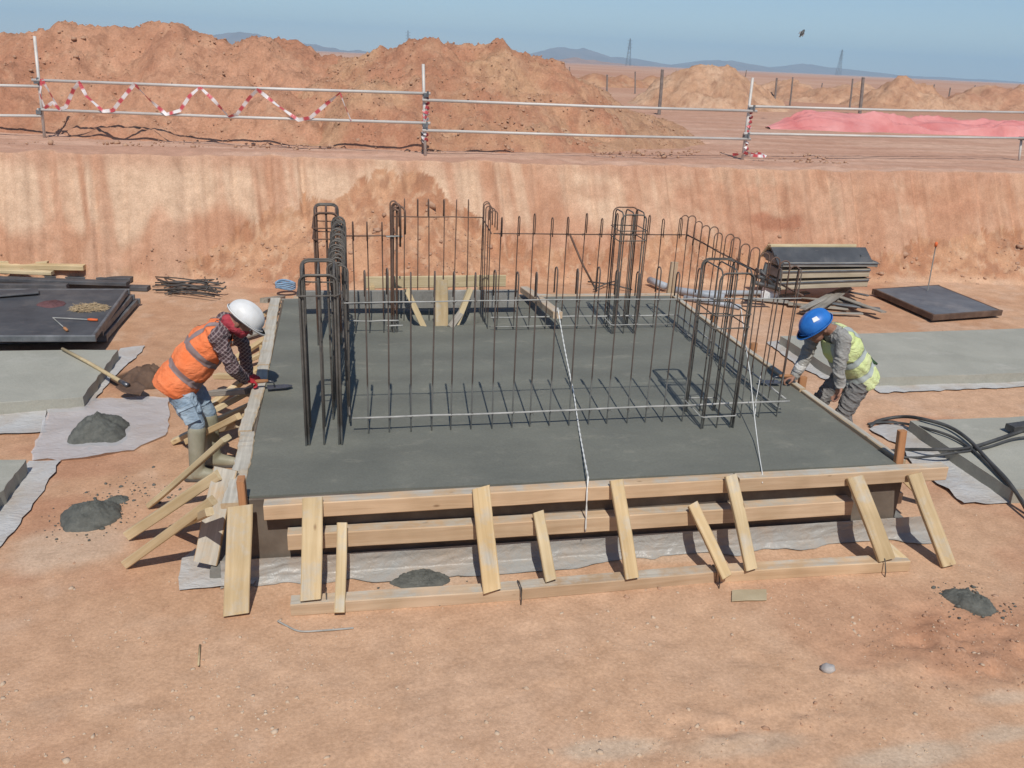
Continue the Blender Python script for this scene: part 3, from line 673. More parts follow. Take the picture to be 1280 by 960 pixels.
lf = thing('side_formwork', 'formwork with cement smeared boards behind the worker in orange vest', 'formwork', (-.05, 2.3, 0)); lf.name = 'smeared_formwork'
board('panel', (-.014, .0, .335), (-.014, 4.70, .335), .022, .50, M['dark_ply'], lf, jit=.001)
board('top_board', (-.075, 2.46, .585), (-.07, 4.62, .592), .11, .05, M['pine_cement'], lf, jit=.018, seg=26)
board('top_board', (-.07, 1.02, .582), (-.065, 2.44, .578), .10, .05, M['pine_cement'], lf, jit=.018, seg=26)
board('leaning_plank', pxp(284, 586, -.12), pz(256, 704, .10), .155, .034, M['pine_cement'], lf, up=(-.15, -.75, .55), jit=.008, seg=10)
board('top_board', (-.065, -.06, .575), (-.065, 1.00, .58), .11, .04, M['pine_cement'], lf, jit=.018, seg=26)
board('waler', (-.075, .1, .30), (-.075, 4.5, .30), .09, .09, M['pine_pink'], lf, jit=.006)
def lp(x, y, X=-.16): return pxp(x, y, X)
for (xt, yt, xb, yb, w, h, zb, mt) in [(276, 592, 161, 668, .075, .07, .04, 'pine'), (266, 625, 158, 705, .055, .06, .03, 'pine'), (311, 507, 216, 552, .07, .045, .03, 'pine'), (298, 520, 234, 552, .05, .05, .20, 'pine'), (283, 548, 189, 630, .085, .04, .03, 'pale_wood'), (342, 416, 292, 450, .07, .045, .04, 'pine'), (345, 408, 286, 428, .09, .03, .05, 'grey_wood'), (349, 381, 322, 398, .06, .05, .05, 'pine'), (330, 455, 262, 508, .07, .05, .04, 'pine'), (312, 488, 262, 492, .10, .05, .22, 'grey_wood'), (322, 470, 270, 470, .08, .05, .18, 'pine'), (336, 438, 285, 462, .06, .05, .04, 'pine'), (352, 372, 330, 376, .10, .06, .30, 'grey_wood'), (262, 640, 216, 660, .05, .05, .05, 'pine'), (300, 530, 270, 538, .07, .05, .25, 'pine_cement'), (318, 486, 250, 522, .06, .05, .04, 'pale_wood')]:
    a = lp(xt, yt); b = pz(xb, yb, zb); board('brace', a, b, w, h, M[mt], lf, jit=.004, seg=5)
for yy in (.55, 1.55, 2.4, 3.3): board('stake', (-.15, yy, -.02), (-.14, yy+.01, .5), .05, .05, M['pine'], lf, up=(0, 1, 0), seg=3)

rf = thing('side_formwork', 'formwork edge with a thin pale rim before the worker in yellow vest', 'formwork', (4.65, 2.3, 0)); rf.name = 'rimmed_formwork'
board('panel', (4.614, -.0, .335), (4.614, 4.70, .335), .022, .50, M['dark_ply'], rf, jit=.001)
board('top_board', (4.655, .02, .585), (4.655, 1.45, .588), .055, .045, M['pine_cement'], rf, jit=.005)
board('top_board', (4.655, 1.47, .588), (4.655, 4.66, .588), .06, .045, M['pine_cement'], rf, jit=.006)
board('waler', (4.67, .0, .30), (4.67, 4.6, .30), .09, .09, M['pine_pink'], rf)
a = pz(1122, 578, .60); board('stake', a+Vector((.03, .0, -.4)), py(1128, 538, a.y+.03)+Vector((0, 0, 0)), .06, .045, M['red_wood'], rf, up=(0, 1, 0), seg=3)
for yy in (1.62, 2.6, 3.6): board('stake', (4.73, yy, 0), (4.73, yy+.02, .66), .07, .045, M['red_wood'], rf, up=(0, 1, 0), seg=3)
for (x0, y0, x1, y1) in [(905, 440, 985, 470)]: pass
for yy in (.5, 1.5, 2.7, 3.8): board('brace', (4.72, yy, .5), (5.25, yy-.12, .03), .07, .04, M['pine'], rf, seg=4)

bf = thing('back_formwork', 'formwork closing the footing on the side of the earth bank', 'formwork', (2.3, 4.7, 0)); bf.name = 'plain_formwork'
board('panel', (-.03, 4.693, .340), (4.63, 4.693, .340), .022, .51, M['grey_wood'], bf, jit=.001)
board('waler', (.1, 4.76, .55), (4.75, 4.76, .55), .09, .10, M['pine_pink'], bf)
for xx in (.6, 1.6, 2.9, 4.0): board('brace', (xx, 4.8, .5), (xx+.1, 5.5, .03), .08, .04, M['pine'], bf, seg=4)
bk = py(838, 345, 4.78); board('stake', (bk.x+.02, 4.83, 0), (bk.x+.06, 4.85, .98), .09, .05, M['pine_pink'], bf, up=(0, 1, 0), seg=3)

# the timber stand bedded in the hollow
ts = thing('timber_stand', 'timber prop frame with post and two diagonals carrying a grey cement coated board', 'timber frame', (1.62, 3.6, .55))
board('suspended_board', (.22, 4.05, .755), (2.55, 4.02, .760), .04, .20, M['blind'], ts, jit=.004)
board('post', py(552, 409, 3.58)+Vector((0, 0, -.05)), py(551, 350, 3.62), .135, .045, M['pine'], ts, up=(0, -1, 0), seg=3)
board('diagonal', py(531, 409, 3.56)+Vector((0, 0, -.03)), py(509, 362, 3.9), .06, .05, M['pale_wood'], ts, up=(0, -1, 0), seg=4)
board('diagonal', py(567, 409, 3.58)+Vector((0, 0, -.03)), py(588, 362, 3.9), .06, .05, M['pale_wood'], ts, up=(0, -1, 0), seg=4)
board('cleat', py(563, 410, 3.52), py(576, 390, 3.72), .07, .04, M['grey_wood'], ts, up=(0, -1, .3), seg=3)
board('crosspiece', py(456, 353, 4.14), py(632, 351, 4.14), .03, .13, M['pale_wood'], ts, jit=.003)
for xx in (465, 600): 
    q = py(xx, 360, 4.10); board('strut', (q.x, 4.10, .70), (q.x, 4.10, q.z+.02), .06, .03, M['pine'], ts, up=(0, -1, 0), seg=3)

# ------------------------------------------------------------------ reinforcement
def arc(c, e1, e2, r, a0, a1, n=5): return [Vector(c)+Vector(e1)*(r*math.cos(a0+(a1-a0)*i/n))+Vector(e2)*(r*math.sin(a0+(a1-a0)*i/n)) for i in range(n+1)]
def hook_pts(h, nx, ny, r=.034, tail=.16):
    e = Vector((nx, ny, 0)); z = Vector((0, 0, 1)); c = e*r+z*(h-r)
    return [Vector((0, 0, -.12)), Vector((0, 0, h*.5))]+arc(c, -e, z, r, 0, math.pi, 7)+[e*(2*r)+z*(h-r-tail)]
MESHC = {}
def hook_bar(parent, x, y, nx, ny, h=1.22, mat='bar_rust', r=.0056, rh=.034, tail=.16):
    key = (round(nx, 2), round(ny, 2), mat, r, rh, tail)
    if key not in MESHC: MESHC[key] = mesh('bar', *tube(hook_pts(1.22, nx, ny, rh, tail), r, 6))
    o = link('bar', MESHC[key], M[mat] if not MESHC[key].materials else None, parent, False)
    if not MESHC[key].polygons[0].use_smooth: MESHC[key].polygons.foreach_set('use_smooth', [True]*len(MESHC[key].polygons))
    o.matrix_basis = Matrix.Translation((x, y, FT)) @ Euler((R.uniform(-.012, .012), R.uniform(-.012, .012), R.uniform(-.12, .12))).to_matrix().to_4x4() @ Matrix.Diagonal((1, 1, h/1.22, 1))
    return o
def hbar(parent, pts, r=.0065, mat='bar_rust', nm='tie_bar'):
    P = [Vector(p) for p in pts]; out = []
    for a, b in zip(P, P[1:]): out += [a.lerp(b, i/6)+Vector((0, 0, R.uniform(-.004, .004) if 0 < i else 0)) for i in range(6)]
    out.append(P[-1]); return tube_obj(nm, out, r, M[mat], parent, 6)
def fr(a, b, n): return [a+(b-a)*i/(n-1) for i in range(n)]
def wall(label, base): return thing('rebar_wall', label, 'rebar', base, 0, 'rebar walls standing in the footing')
ZL, ZH = FT+.125, FT+1.00
w1 = wall('rebar row of hooked bars nearest the front formwork', (2.3, .9, FT))
for x in fr(.82, 3.28, 17): hook_bar(w1, x+R.uniform(-.01, .01), .90+R.uniform(-.008, .008), 0, 1, 1.22+R.uniform(-.02, .02), 'bar_splash')
for x in (3.80, 3.96, 4.12): hook_bar(w1, x, .93, 0, 1, 1.22, 'bar_splash')
hbar(w1, [(.70, .885, ZL), (2.4, .887, ZL+.005), (4.2, .905, ZL+.01)], .0085, 'bar_grey'); hbar(w1, [(.66, .885, ZH), (2.4, .887, ZH+.01), (4.15, .905, ZH)], .0048, 'bar_grey')
w2 = wall('rebar row of looped bars beside the worker in yellow vest', (4.19, 2.2, FT))
for y in fr(1.05, 3.38, 14): hook_bar(w2, 4.19+R.uniform(-.012, .012), y, -1, 0, 1.22+R.uniform(-.02, .02), 'bar_rust', rh=.042, tail=.2)
hbar(w2, [(4.205, .98, ZL), (4.205, 3.42, ZL)], .0085, 'bar_grey'); hbar(w2, [(4.205, .98, ZH), (4.205, 3.42, ZH)], .008, 'bar_rust')
hbar(w2, [(4.175, .98, ZL-.09), (4.175, 3.42, ZL-.09)], .006, 'bar_dark')
w3 = wall('rebar row of hooked bars right of the timber prop frame', (3.2, 3.4, FT))
for x in fr(2.22, 4.10, 12): hook_bar(w3, x+R.uniform(-.012, .012), 3.40+R.uniform(-.01, .01), 0, -1, 1.20+R.uniform(-.03, .02), 'bar_rust')
hbar(w3, [(2.15, 3.415, ZL), (3.2, 3.415, ZL), (4.19, 3.415, ZL)], .008, 'bar_grey'); hbar(w3, [(2.15, 3.415, ZH), (4.19, 3.415, ZH)], .006, 'bar_rust'); hbar(w3, [(2.15, 3.385, ZL-.09), (4.19, 3.385, ZL-.09)], .006, 'bar_dark')
w4 = wall('dense dark rebar row seen end on beside the orange vested worker', (.68, 2, FT))
for y in fr(1.10, 3.05, 16): hook_bar(w4, .672+R.uniform(-.012, .012), y, -1, 0, 1.22+R.uniform(-.02, .03), 'bar_dark', r=.0075, rh=.05)
for y in fr(1.18, 3.12, 15): hook_bar(w4, .575+R.uniform(-.02, .02), y, 1, 0, 1.20+R.uniform(-.03, .03), 'bar_dark', r=.0075, rh=.04)
hbar(w4, [(.68, .95, ZL), (.68, 3.2, ZL)], .008, 'bar_dark'); hbar(w4, [(.68, .95, ZH), (.68, 3.2, ZH)], .008, 'bar_dark'); hbar(w4, [(.65, .95, ZH-.35), (.65, 3.2, ZH-.35)], .008, 'bar_dark')
w5 = wall('short rebar row left of the thick bar behind the grey board', (.95, 3.36, FT))
for x in (.77, .91, 1.05): hook_bar(w5, x, 3.36, 0, -1, 1.12, 'bar_rust', r=.006)
hbar(w5, [(.66, 3.35, ZH-.02), (1.2, 3.35, ZH-.015)], .007, 'bar_rust'); hbar(w5, [(.66, 3.35, ZL), (1.2, 3.35, ZL)], .008, 'bar_grey')
w6 = wall('recessed rebar row framing the timber prop frame', (1.65, 4.0, FT))
for x in fr(1.30, 2.0, 6): hook_bar(w6, x+R.uniform(-.02, .02), 4.03, 0, 1, 1.23, 'bar_rust', rh=.03)
for y in (3.46, 3.60, 3.74, 3.88, 4.02): hook_bar(w6, 2.13, y, 1, 0, 1.22, 'bar_rust', rh=.035)
for y in (3.6, 3.8, 3.98): hook_bar(w6, 1.17, y, 1, 0, 1.22, 'bar_rust', r=.008)
hbar(w6, [(1.17, 3.40, ZH), (1.17, 4.04, ZH+.05), (2.13, 4.04, ZH+.05), (2.13, 3.40, ZH)], .006, 'bar_rust'); hbar(w6, [(1.17, 3.40, ZL+.1), (1.17, 4.02, ZL+.1), (2.25, 4.02, ZL+.1)], .0065, 'bar_rust')
# thick bundle with bent tails beside the recess
tb = wall('thick bundled bar with bent back tails at the corner of the recess', (1.16, 3.36, FT))
for dx, dy, hh, tl in ((0, 0, 1.30, .26), (.03, .01, 1.27, .2), (-.02, .02, 1.24, .3)): hook_bar(tb, 1.15+dx, 3.36+dy, .8, -.6, hh, 'bar_rust', r=.011, rh=.05, tail=tl)
for zz in (ZL-.05, ZH-.02): hbar(tb, [(1.08, 3.34, FT+zz-FT), (1.24, 3.345, zz)], .008, 'bar_grey', 'tie_wire')

def knots(parent, pts, mat='bar_loose'):
    rr_ = random.Random(len(pts)); P = []
    for p in pts:
        p = Vector(p); r_ = .011
        P.append(tube([p+Vector((r_*math.cos(a)+rr_.uniform(-.002, .002), r_*math.sin(a)*.9-.001, r_*.9*math.sin(a+.8))) for a in [i*math.pi/3 for i in range(6)]], .0022, 4, True))
        e = Vector((rr_.uniform(-1, 1), -1, rr_.uniform(-.6, 1))).normalized(); P.append(tube([p+e*.01, p+e*.03+Vector((0, 0, rr_.uniform(-.01, .01)))], .002, 4))
    return tag(link('wire_knots', mesh('wire_knots', *join(P)), M[mat], parent), kind='stuff')
knots(w1, [(x, .888, z) for x in fr(.82, 3.28, 17) for z in (ZL, ZH)]); knots(w2, [(4.2, y, z) for y in fr(1.05, 3.38, 14) for z in (ZL, ZH)]); knots(w3, [(x, 3.40, z) for x in fr(2.22, 4.10, 12) for z in (ZL, ZH)])
def column(label, x0, x1, y0, y1, h, mats, r=.0105, ties=(.10, 1.10), bundle=2, ymid=True):
    t = thing('rebar_column', label, 'rebar', ((x0+x1)/2, (y0+y1)/2, FT), 0, 'rebar columns at the corners of the cage')
    k = .055
    def U(a, b, hh, mat):
        a, b = Vector(a), Vector(b); e = (b-a).normalized(); z = Vector((0, 0, 1)); w = (b-a).length; kk = min(k, w*.4)
        P = [a-z*.12, a+z*(hh*.5)]+arc(a+e*kk+z*(hh-kk), -e, z, kk, 0, math.pi/2, 4)+arc(b-e*kk+z*(hh-kk), z, e, kk, 0, math.pi/2, 4)+[b+z*(hh*.5), b-z*.12]
        return tube_obj('bar', P, r, M[mat], t, 7)
    for i in range(bundle):
        o = i*2.1*r
        U((x0+o*.3, y0+o, FT), (x1-o*.3, y0+o, FT), h-o*.5, mats[0]); U((x0+o*.3, y1-o, FT), (x1-o*.3, y1-o, FT), h+.03-o*.5, mats[1])
    if ymid:
        for xx in (x0+.02, (x0+x1)/2, x1-.02): U((xx, y0+.01, FT), (xx, y1-.01, FT), h+.018, mats[0])
    for z in ties:
        P = [(x0-.015, y0-.015, FT+z), (x1+.015, y0-.015, FT+z+.004), (x1+.015, y1+.015, FT+z), (x0-.015, y1+.015, FT+z+.006)]
        Q = []
        for a, b in zip(P, P[1:]+P[:1]): Q += [Vector(a).lerp(Vector(b), q) for q in (.06, .5, .94)]
        tube_obj('stirrup', Q, .0055, M['bar_grey' if z < .3 else mats[0]], t, 6, True)
    return t
column('stout dark rebar column nearest the worker in orange vest', .37, .62, .72, 1.06, 1.24, ('bar_dark', 'bar_dark'), .0085, (1.10,), 2)
column('rebar column with rusty legs behind the dense dark rebar row', .41, .63, 3.0, 3.32, 1.26, ('bar_rust', 'bar_dark'), .0088, (1.02, 1.12), 2)
column('slender rebar column of several loops in front of the earth bank', 3.40, 3.66, 3.18, 3.46, 1.24, ('bar_dark', 'bar_rust'), .0070, (.10, .98, 1.08), 1)
column('dark rebar column with a stirrup band nearest the worker in yellow vest', 3.38, 3.65, .74, 1.10, 1.24, ('bar_dark', 'bar_dark'), .0060, (.10, .82, .92), 2)

# leaning beam, rod, marking lines
lb = board('timber_beam', py(697, 396, 3.28), py(655, 366, 4.68)+Vector((0, 0, .02)), .10, .075, M['pine_pink'], None, jit=.004)
lb.location.z += .02; tag(lb, 'single timber beam lying on the footing across the rebar rows', 'timber beam')
rod = link('steel_rod', mesh('steel_rod', *tube([py(712, 292, 4.9), py(728, 330, 4.82), py(746, 364, 4.78)], .013, 6)), M['bar_rust'], None, True); tag(rod, 'rusty steel rod leaning against the far formwork', 'steel rod')
def rope(name, pts, r, label, mat='rope', twist=True, n=60):
    P = [Vector(p) for p in pts]; out = []
    L = sum((b-a).length for a, b in zip(P, P[1:]))
    for a, b in zip(P, P[1:]):
        m = max(2, int(n*(b-a).length/L))
        out += [a.lerp(b, i/m)+Vector((0, 0, -.03*math.sin(math.pi*i/m)*(b-a).length/2)) for i in range(m)]
    out.append(P[-1]); parts = []
    if twist:
        for ph in (0, math.pi): parts.append(tube([p+Vector((math.cos(i*.8+ph), 0, math.sin(i*.8+ph)))*r*.8 for i, p in enumerate(out)], r*.8, 5))
    else: parts.append(tube(out, r, 5))
    return tag(link(name, mesh(name, *join(parts)), M[mat], None, True), label, 'string')
rope('string_line', [py(697, 388, 3.27)+Vector((0, 0, .03)), py(717, 490, 1.55), py(735, 600, -.10)+Vector((0, 0, .02)), py(734, 612, -.15), py(733, 640, -.155), py(732, 664, -.16)], .0040, 'twisted white string pulled from the lying beam over the front formwork', n=150)
rope('string_line', [py(926, 382, 1.9), py(938, 470, 1.05), py(946, 545, .45), py(953, 592, -.07), py(953, 604, -.13)], .0035, 'thin pale string slanting past the dark rebar column', twist=False)
rope('string_line', [py(958, 430, 1.95), py(945, 500, 1.0), py(944, 518, .91)], .003, 'short pale string tied to the low bar beside the trowel', twist=False)

# ------------------------------------------------------------------ neighbouring pads, plastic, mortar
def pad(pts, z1, label, seed):
    return tag(link('concrete_pad', slab_mesh('concrete_pad', [tuple(p) for p in pts], -.03, z1, seed, .008, 12), M['pad']), label, 'concrete slab', 'concrete pads beside the footing')
zp = .13
pad([pz(-140, 512, zp), pz(102, 497, zp), pz(148, 437, zp), pz(-140, 440, zp)], zp, 'grey concrete pad with a wooden shovel handle across its corner', 11)
pad([pz(-140, 640, zp), pz(-14, 634, zp), pz(34, 574, zp), pz(-140, 577, zp)], zp, 'small corner of concrete pad at the picture edge left of the mortar heaps', 12)
pad([pz(1060, 473, zp), pz(1420, 462, zp), pz(1420, 406, zp), pz(976, 420, zp)], zp, 'long pale concrete pad behind the worker in yellow vest', 13)
pad([pz(1266, 612, zp), pz(1500, 600, zp), pz(1420, 515, zp), pz(1137, 526, zp)], zp, 'pale concrete pad under the black hoses', 14)
def pip(P, x, y):
    c = False; j = len(P)-1
    for i in range(len(P)):
        if (P[i].y > y) != (P[j].y > y) and x < (P[j].x-P[i].x)*(y-P[i].y)/(P[j].y-P[i].y)+P[i].x: c = not c
        j = i
    return c
def sheet(name, outline, z, mat, label, seed, amp=.02, step=.06, under=None, cat='plastic sheet', group='plastic sheets on the ground'):
    P = [pz(x, y, z) for x, y in outline]
    rr = random.Random(seed); Q = []
    for a, b in zip(P, P[1:]+P[:1]):
        m = max(2, int((b-a).length/.09))
        for i in range(m): Q.append(a.lerp(b, i/m)+Vector((rr.uniform(-.018, .018), rr.uniform(-.018, .018), 0)))
    bm = bmesh.new(); bm.faces.new([bm.verts.new(p) for p in Q])
    x0, x1 = min(p.x for p in Q), max(p.x for p in Q); y0, y1 = min(p.y for p in Q), max(p.y for p in Q)
    x = x0+step
    while x < x1: bmesh.ops.bisect_plane(bm, geom=bm.verts[:]+bm.edges[:]+bm.faces[:], plane_co=(x, 0, 0), plane_no=(1, 0, 0)); x += step
    y = y0+step
    while y < y1: bmesh.ops.bisect_plane(bm, geom=bm.verts[:]+bm.edges[:]+bm.faces[:], plane_co=(0, y, 0), plane_no=(0, 1, 0)); y += step
    bmesh.ops.triangulate(bm, faces=[f for f in bm.faces if len(f.verts) > 4])
    for v in bm.verts:
        xx, yy = np.array([v.co.x]), np.array([v.co.y])
        w = float(np.abs(fbm(xx*2.3, yy*2.9, seed, 3)-.5)[0])*2*amp+float(np.abs(fbm(xx*7, yy*6, seed+3, 2)-.5)[0])*amp*.8
        base = max(gz(v.co.x, v.co.y), 0) if under is None else under(v.co.x, v.co.y)
        v.co.z = base+.012+w
    bmesh.ops.recalc_face_normals(bm, faces=bm.faces)
    me = bm_mesh(name, bm)
    o = link(name, me, M[mat], None, True); return tag(o, label, cat, group)
sheet('plastic_sheet', [(60, 512), (70, 500), (125, 497), (210, 496), (213, 520), (205, 545), (165, 562), (110, 572), (40, 575), (40, 565), (52, 540)], .02, 'sheet_clear', 'cloudy clear plastic sheet under a mortar heap beside the orange vested worker', 21, .035, .05)
sheet('plastic_sheet', [(-60, 516), (102, 501), (150, 436), (182, 432), (165, 450), (138, 474), (118, 499), (60, 506), (56, 538), (-60, 548)], .02, 'sheet', 'white plastic edging the pad with the shovel', 22, .02)
sheet('plastic_sheet', [(-60, 700), (-10, 640), (36, 576), (76, 574), (60, 605), (30, 645), (8, 672), (-60, 760)], .02, 'sheet', 'white plastic strip beside the pad corner at the picture edge', 23, .02)
sheet('plastic_sheet', [(222, 738), (230, 700), (262, 676), (306, 690), (322, 716), (318, 730), (270, 736)], .02, 'sheet', 'white plastic scrap on the sand at the braced corner of the footing', 24, .03, .06)
def skirt():
    nx, nv = 420, 26; X, Vv = np.meshgrid(np.linspace(-.16, 4.98, nx), np.linspace(0, 1, nv))
    n1 = fbm(X*1.6, Vv*0+3, 301, 4); n2 = np.abs(fbm(X*3.2+Vv*1.5, Vv*2.4, 302, 4)-.5); n3 = fbm(X*11+Vv*5, Vv*3, 303, 3)-.5
    foot = .01+.09*ss(.45, .7, n1); s_ = Vv*(.14+foot)
    Z = np.where(s_ < .13, .165-s_, .035-.028*np.clip((s_-.13)/np.maximum(foot, .01), 0, 1)); Y = -.045-.02*ss(.05, .13, s_)-np.clip(s_-.125, 0, 9)
    bul = (n2*.035+n3*.006)*np.sin(np.clip(Vv*1.15, 0, 1)*math.pi)**.6
    return grid_mesh('plastic_sheet', X+.01*n3, Y-bul, np.maximum(Z+n2*.03*ss(.5, .9, Vv), .006))
tag(link('plastic_sheet', skirt(), M['sheet_grey']), 'long dirty white plastic hanging below the beams of the front formwork', 'plastic sheet', 'plastic sheets on the ground')
sheet('plastic_sheet', [(1085, 480), (1300, 468), (1300, 482), (1230, 486), (1100, 492)], .02, 'sheet', 'white plastic strip along the front of the long pale pad', 25, .015)
sheet('plastic_sheet', [(1085, 535), (1120, 528), (1160, 548), (1220, 590), (1262, 618), (1258, 628), (1207, 629), (1170, 604), (1140, 578), (1130, 560)], .02, 'sheet', 'white plastic between the footing corner and the pad under the hoses', 26, .03)
sheet('plastic_sheet', [(958, 428), (985, 424), (1040, 462), (1060, 476), (1040, 480), (1000, 458)], .02, 'sheet', 'white plastic scrap between the footing and the long pale pad', 27, .02)

def mound(name, cx, cy, z0, rx, ry, h, seed, label, mat='mortar', rot=0.0, cat='mortar heap', group='wet mortar heaps', rough=.35, flat=1.3):
    n, mr = 64, 22; V = []; F = []; rr = np.random.RandomState(seed)
    for j in range(mr+1):
        q = j/mr
        for i in range(n):
            a = 2*math.pi*i/n; e = 1+.24*(float(fbm(np.array([math.cos(a)*1.3+seed]), np.array([math.sin(a)*1.3]), seed, 2)[0])-.5)*2+.05*(rr.rand()-.5)
            x = rx*q*math.cos(a)*e; y = ry*q*math.sin(a)*e
            nn = float(fbm(np.array([x*16+seed]), np.array([y*16]), seed+1, 4, .6)[0])-.5
            n2 = float(fbm(np.array([x*5+seed]), np.array([y*5]), seed+2, 3, .6)[0])-.5
            z = h*max(0, 1-q**flat)**.8*(1+.45*n2)+nn*h*rough*(1-q**4)*1.1+(rr.rand()-.5)*.012*(1-q**6)
            X = x*math.cos(rot)-y*math.sin(rot); Y = x*math.sin(rot)+y*math.cos(rot)
            V.append((cx+X, cy+Y, z0+max(z, 0)-(.02 if j == mr else 0)))
    for j in range(mr):
        for i in range(n): F.append((j*n+i, (j+1)*n+i, (j+1)*n+(i+1) % n, j*n+(i+1) % n))
    return tag(link(name, mesh(name, V, F), M[mat], None, True), label, cat, group)
p = pz(124, 540, .03); mound('mortar_heap', p.x, p.y, .03, .25, .26, .19, 31, 'tall wet mortar heap on the cloudy plastic sheet')
p = pz(115, 648, 0); mound('mortar_heap', p.x, p.y, .0, .225, .20, .13, 32, 'flatter wet mortar heap with a splash on bare sand', rot=.3)
p = pz(146, 626, 0); mound('mortar_heap', p.x, p.y, .0, .09, .07, .03, 33, 'small splash of mortar beside the flatter heap', rough=.6)
p = pz(530, 726, 0); mound('mortar_heap', p.x, p.y, .0, .20, .13, .035, 34, 'thin mortar patch behind the ground beam of the front formwork', flat=3)
p = pz(524, 700, .02); mound('mortar_heap', p.x, p.y, .09, .16, .06, .03, 37, 'smear of mortar on the dirty white plastic under the front formwork', flat=3)
p = pz(1213, 754, 0); mound('mortar_heap', p.x, p.y, .0, .105, .17, .07, 35, 'dark oval mortar patch alone on the sand beyond the front formwork', rot=.55, flat=2.2, rough=.6)
p = pz(188, 476, .0); mound('wet_soil_heap', p.x-.02, p.y+.02, .0, .30, .25, .17, 36, 'dark brown damp soil at the shovel blade', mat='dampsoil' if 'dampsoil' in M else 'clod', cat='soil heap', group='damp soil')

# ------------------------------------------------------------------ shovel
sh = thing('shovel', 'long handled shovel lying with its blade in dark damp soil', 'shovel', pz(160, 480, .1))
a, b = pz(78, 436, .16), pz(158, 481, .13)
link('handle', mesh('handle', *tube([a, a.lerp(b, .4)+Vector((0, 0, .01)), b], [.017, .019, .021], 8)), M['pale_wood'], sh, True)
bd = (b-a).normalized(); sd = Vector((-bd.y, bd.x, 0)).normalized(); V = []; F = []
for i in range(9):
    t = i/8; w = .115*(1-(max(0, t-.55)/.45)**2*.85) if t > .1 else .06+.55*t
    for j in range(7):
        s = -1+2*j/6; V.append(b+bd*(-.02+.27*t)+sd*(s*w)+Vector((0, 0, -.03-.02*t+.028*s*s+.012)))
for i in range(8):
    for j in range(6): F.append((i*7+j, i*7+j+1, (i+1)*7+j+1, (i+1)*7+j))
me = mesh('blade', V, F); ob = link('blade', me, M['dampsoil'], sh, True); sm = ob.modifiers.new('s', 'SOLIDIFY'); sm.thickness = .004
link('socket', mesh('socket', *tube([b-bd*.12, b+bd*.03], [.023, .026], 8)), M['steel'], sh, True)

# ------------------------------------------------------------------ stacks on the left
def panel(label, c4, z, th, group='formwork panels lying in a stack', rim='black_ply', face='black_ply'):
    """flat shuttering panel from four ground corners (photograph points on its top face)"""
    P = [pz(x, y, z) for x, y in c4]; cen = sum(P, Vector())/4
    t = thing('formwork_panel', label, 'formwork panel', (cen.x, cen.y, z-th), 0, group)
    def quad(Q, z0, z1):
        V = [(q.x, q.y, z0) for q in Q]+[(q.x, q.y, z1) for q in Q]
        return V, [(3, 2, 1, 0), (4, 5, 6, 7), (0, 1, 5, 4), (1, 2, 6, 5), (2, 3, 7, 6), (3, 0, 4, 7)]
    ins = [cen+(q-cen)*.985 for q in P]
    link('face', mesh('face', *quad(ins, z-.014, z)), M[face], t)
    for i in range(4):
        a, b = P[i], P[(i+1) % 4]; d = (cen-(a+b)/2); d.z = 0; d.normalize()
        e = (b-a).normalized()*(.02 if i % 2 else -.02)
        board('rim', Vector((a.x, a.y, z-th/2+.003))+d*.015+e, Vector((b.x, b.y, z-th/2+.003))+d*.015-e, .035, th, M[rim], t, jit=.001, seg=2)
    for k in (.25, .5, .75):
        a = P[0].lerp(P[1], k); b = P[3].lerp(P[2], k); board('rib', Vector((a.x, a.y, z-th/2-.01)), Vector((b.x, b.y, z-th/2-.01)), .04, th-.03, M[rim], t, jit=.001, seg=2)
    return t
panel('black formwork panel half under the stack, its slanting end sticking out', [(-30, 424), (131, 420), (173, 373), (-30, 372)], .10, .07, rim='steel_grey', face='grey_ply')
panel('black formwork panel with a dusty end lying under the top panel', [(-40, 416), (126, 413), (166, 368), (-40, 368)], .18, .07, rim='steel_grey')
tp = panel('topmost black formwork panel with straw and tools on it', [(-60, 420), (117, 420), (160, 361), (-60, 361)], .27, .07, rim='steel_grey')
p = pz(20, 400, .276); 
for (x0, y0, x1, y1, lab) in [(-30, 370, 48, 364, 'worn black board lying on the top panel near its inner edge'), ]:
    board('plank', pz(x0, y0, .30), pz(x1, y1, .30), .22, .02, M['black_ply'], None).name = 'black_board'
tag(bpy.data.objects['black_board'], 'worn black board lying across the far edge of the top panel', 'board')
# straw, cloth and two small tools on the panel
def tuft(name, c, rx, ry, h, n, seed, mat, label, cat):
    rr = random.Random(seed); parts = []
    for i in range(n):
        a = rr.uniform(0, 6.28); q = rr.random()**.6; x = c.x+rx*q*math.cos(a); y = c.y+ry*q*math.sin(a); z = c.z+h*(1-q*q)*rr.random()
        d = Vector((rr.uniform(-1, 1), rr.uniform(-.6, .6), rr.uniform(-.15, .35))).normalized()*rr.uniform(.05, .12)
        m0 = Vector((x, y, max(z, c.z+.004))); parts.append(tube([m0-d*.5, m0+Vector((0, 0, .01)), m0+d*.5+Vector((0, 0, .0))], .0028, 3))
    o = link(name, mesh(name, *join(parts)), M[mat]); return tag(o, label, cat)
tuft('straw_tuft', pz(112, 386, .275), .20, .16, .05, 420, 5, 'straw', 'small heap of dry straw on the topmost black panel', 'straw')
p = pz(66, 380, .275); mound('maroon_cloth', p.x, p.y, .272, .17, .15, .035, 41, 'crumpled maroon cloth lying on the topmost black panel', 'maroon', cat='cloth', group='things on the top panel')
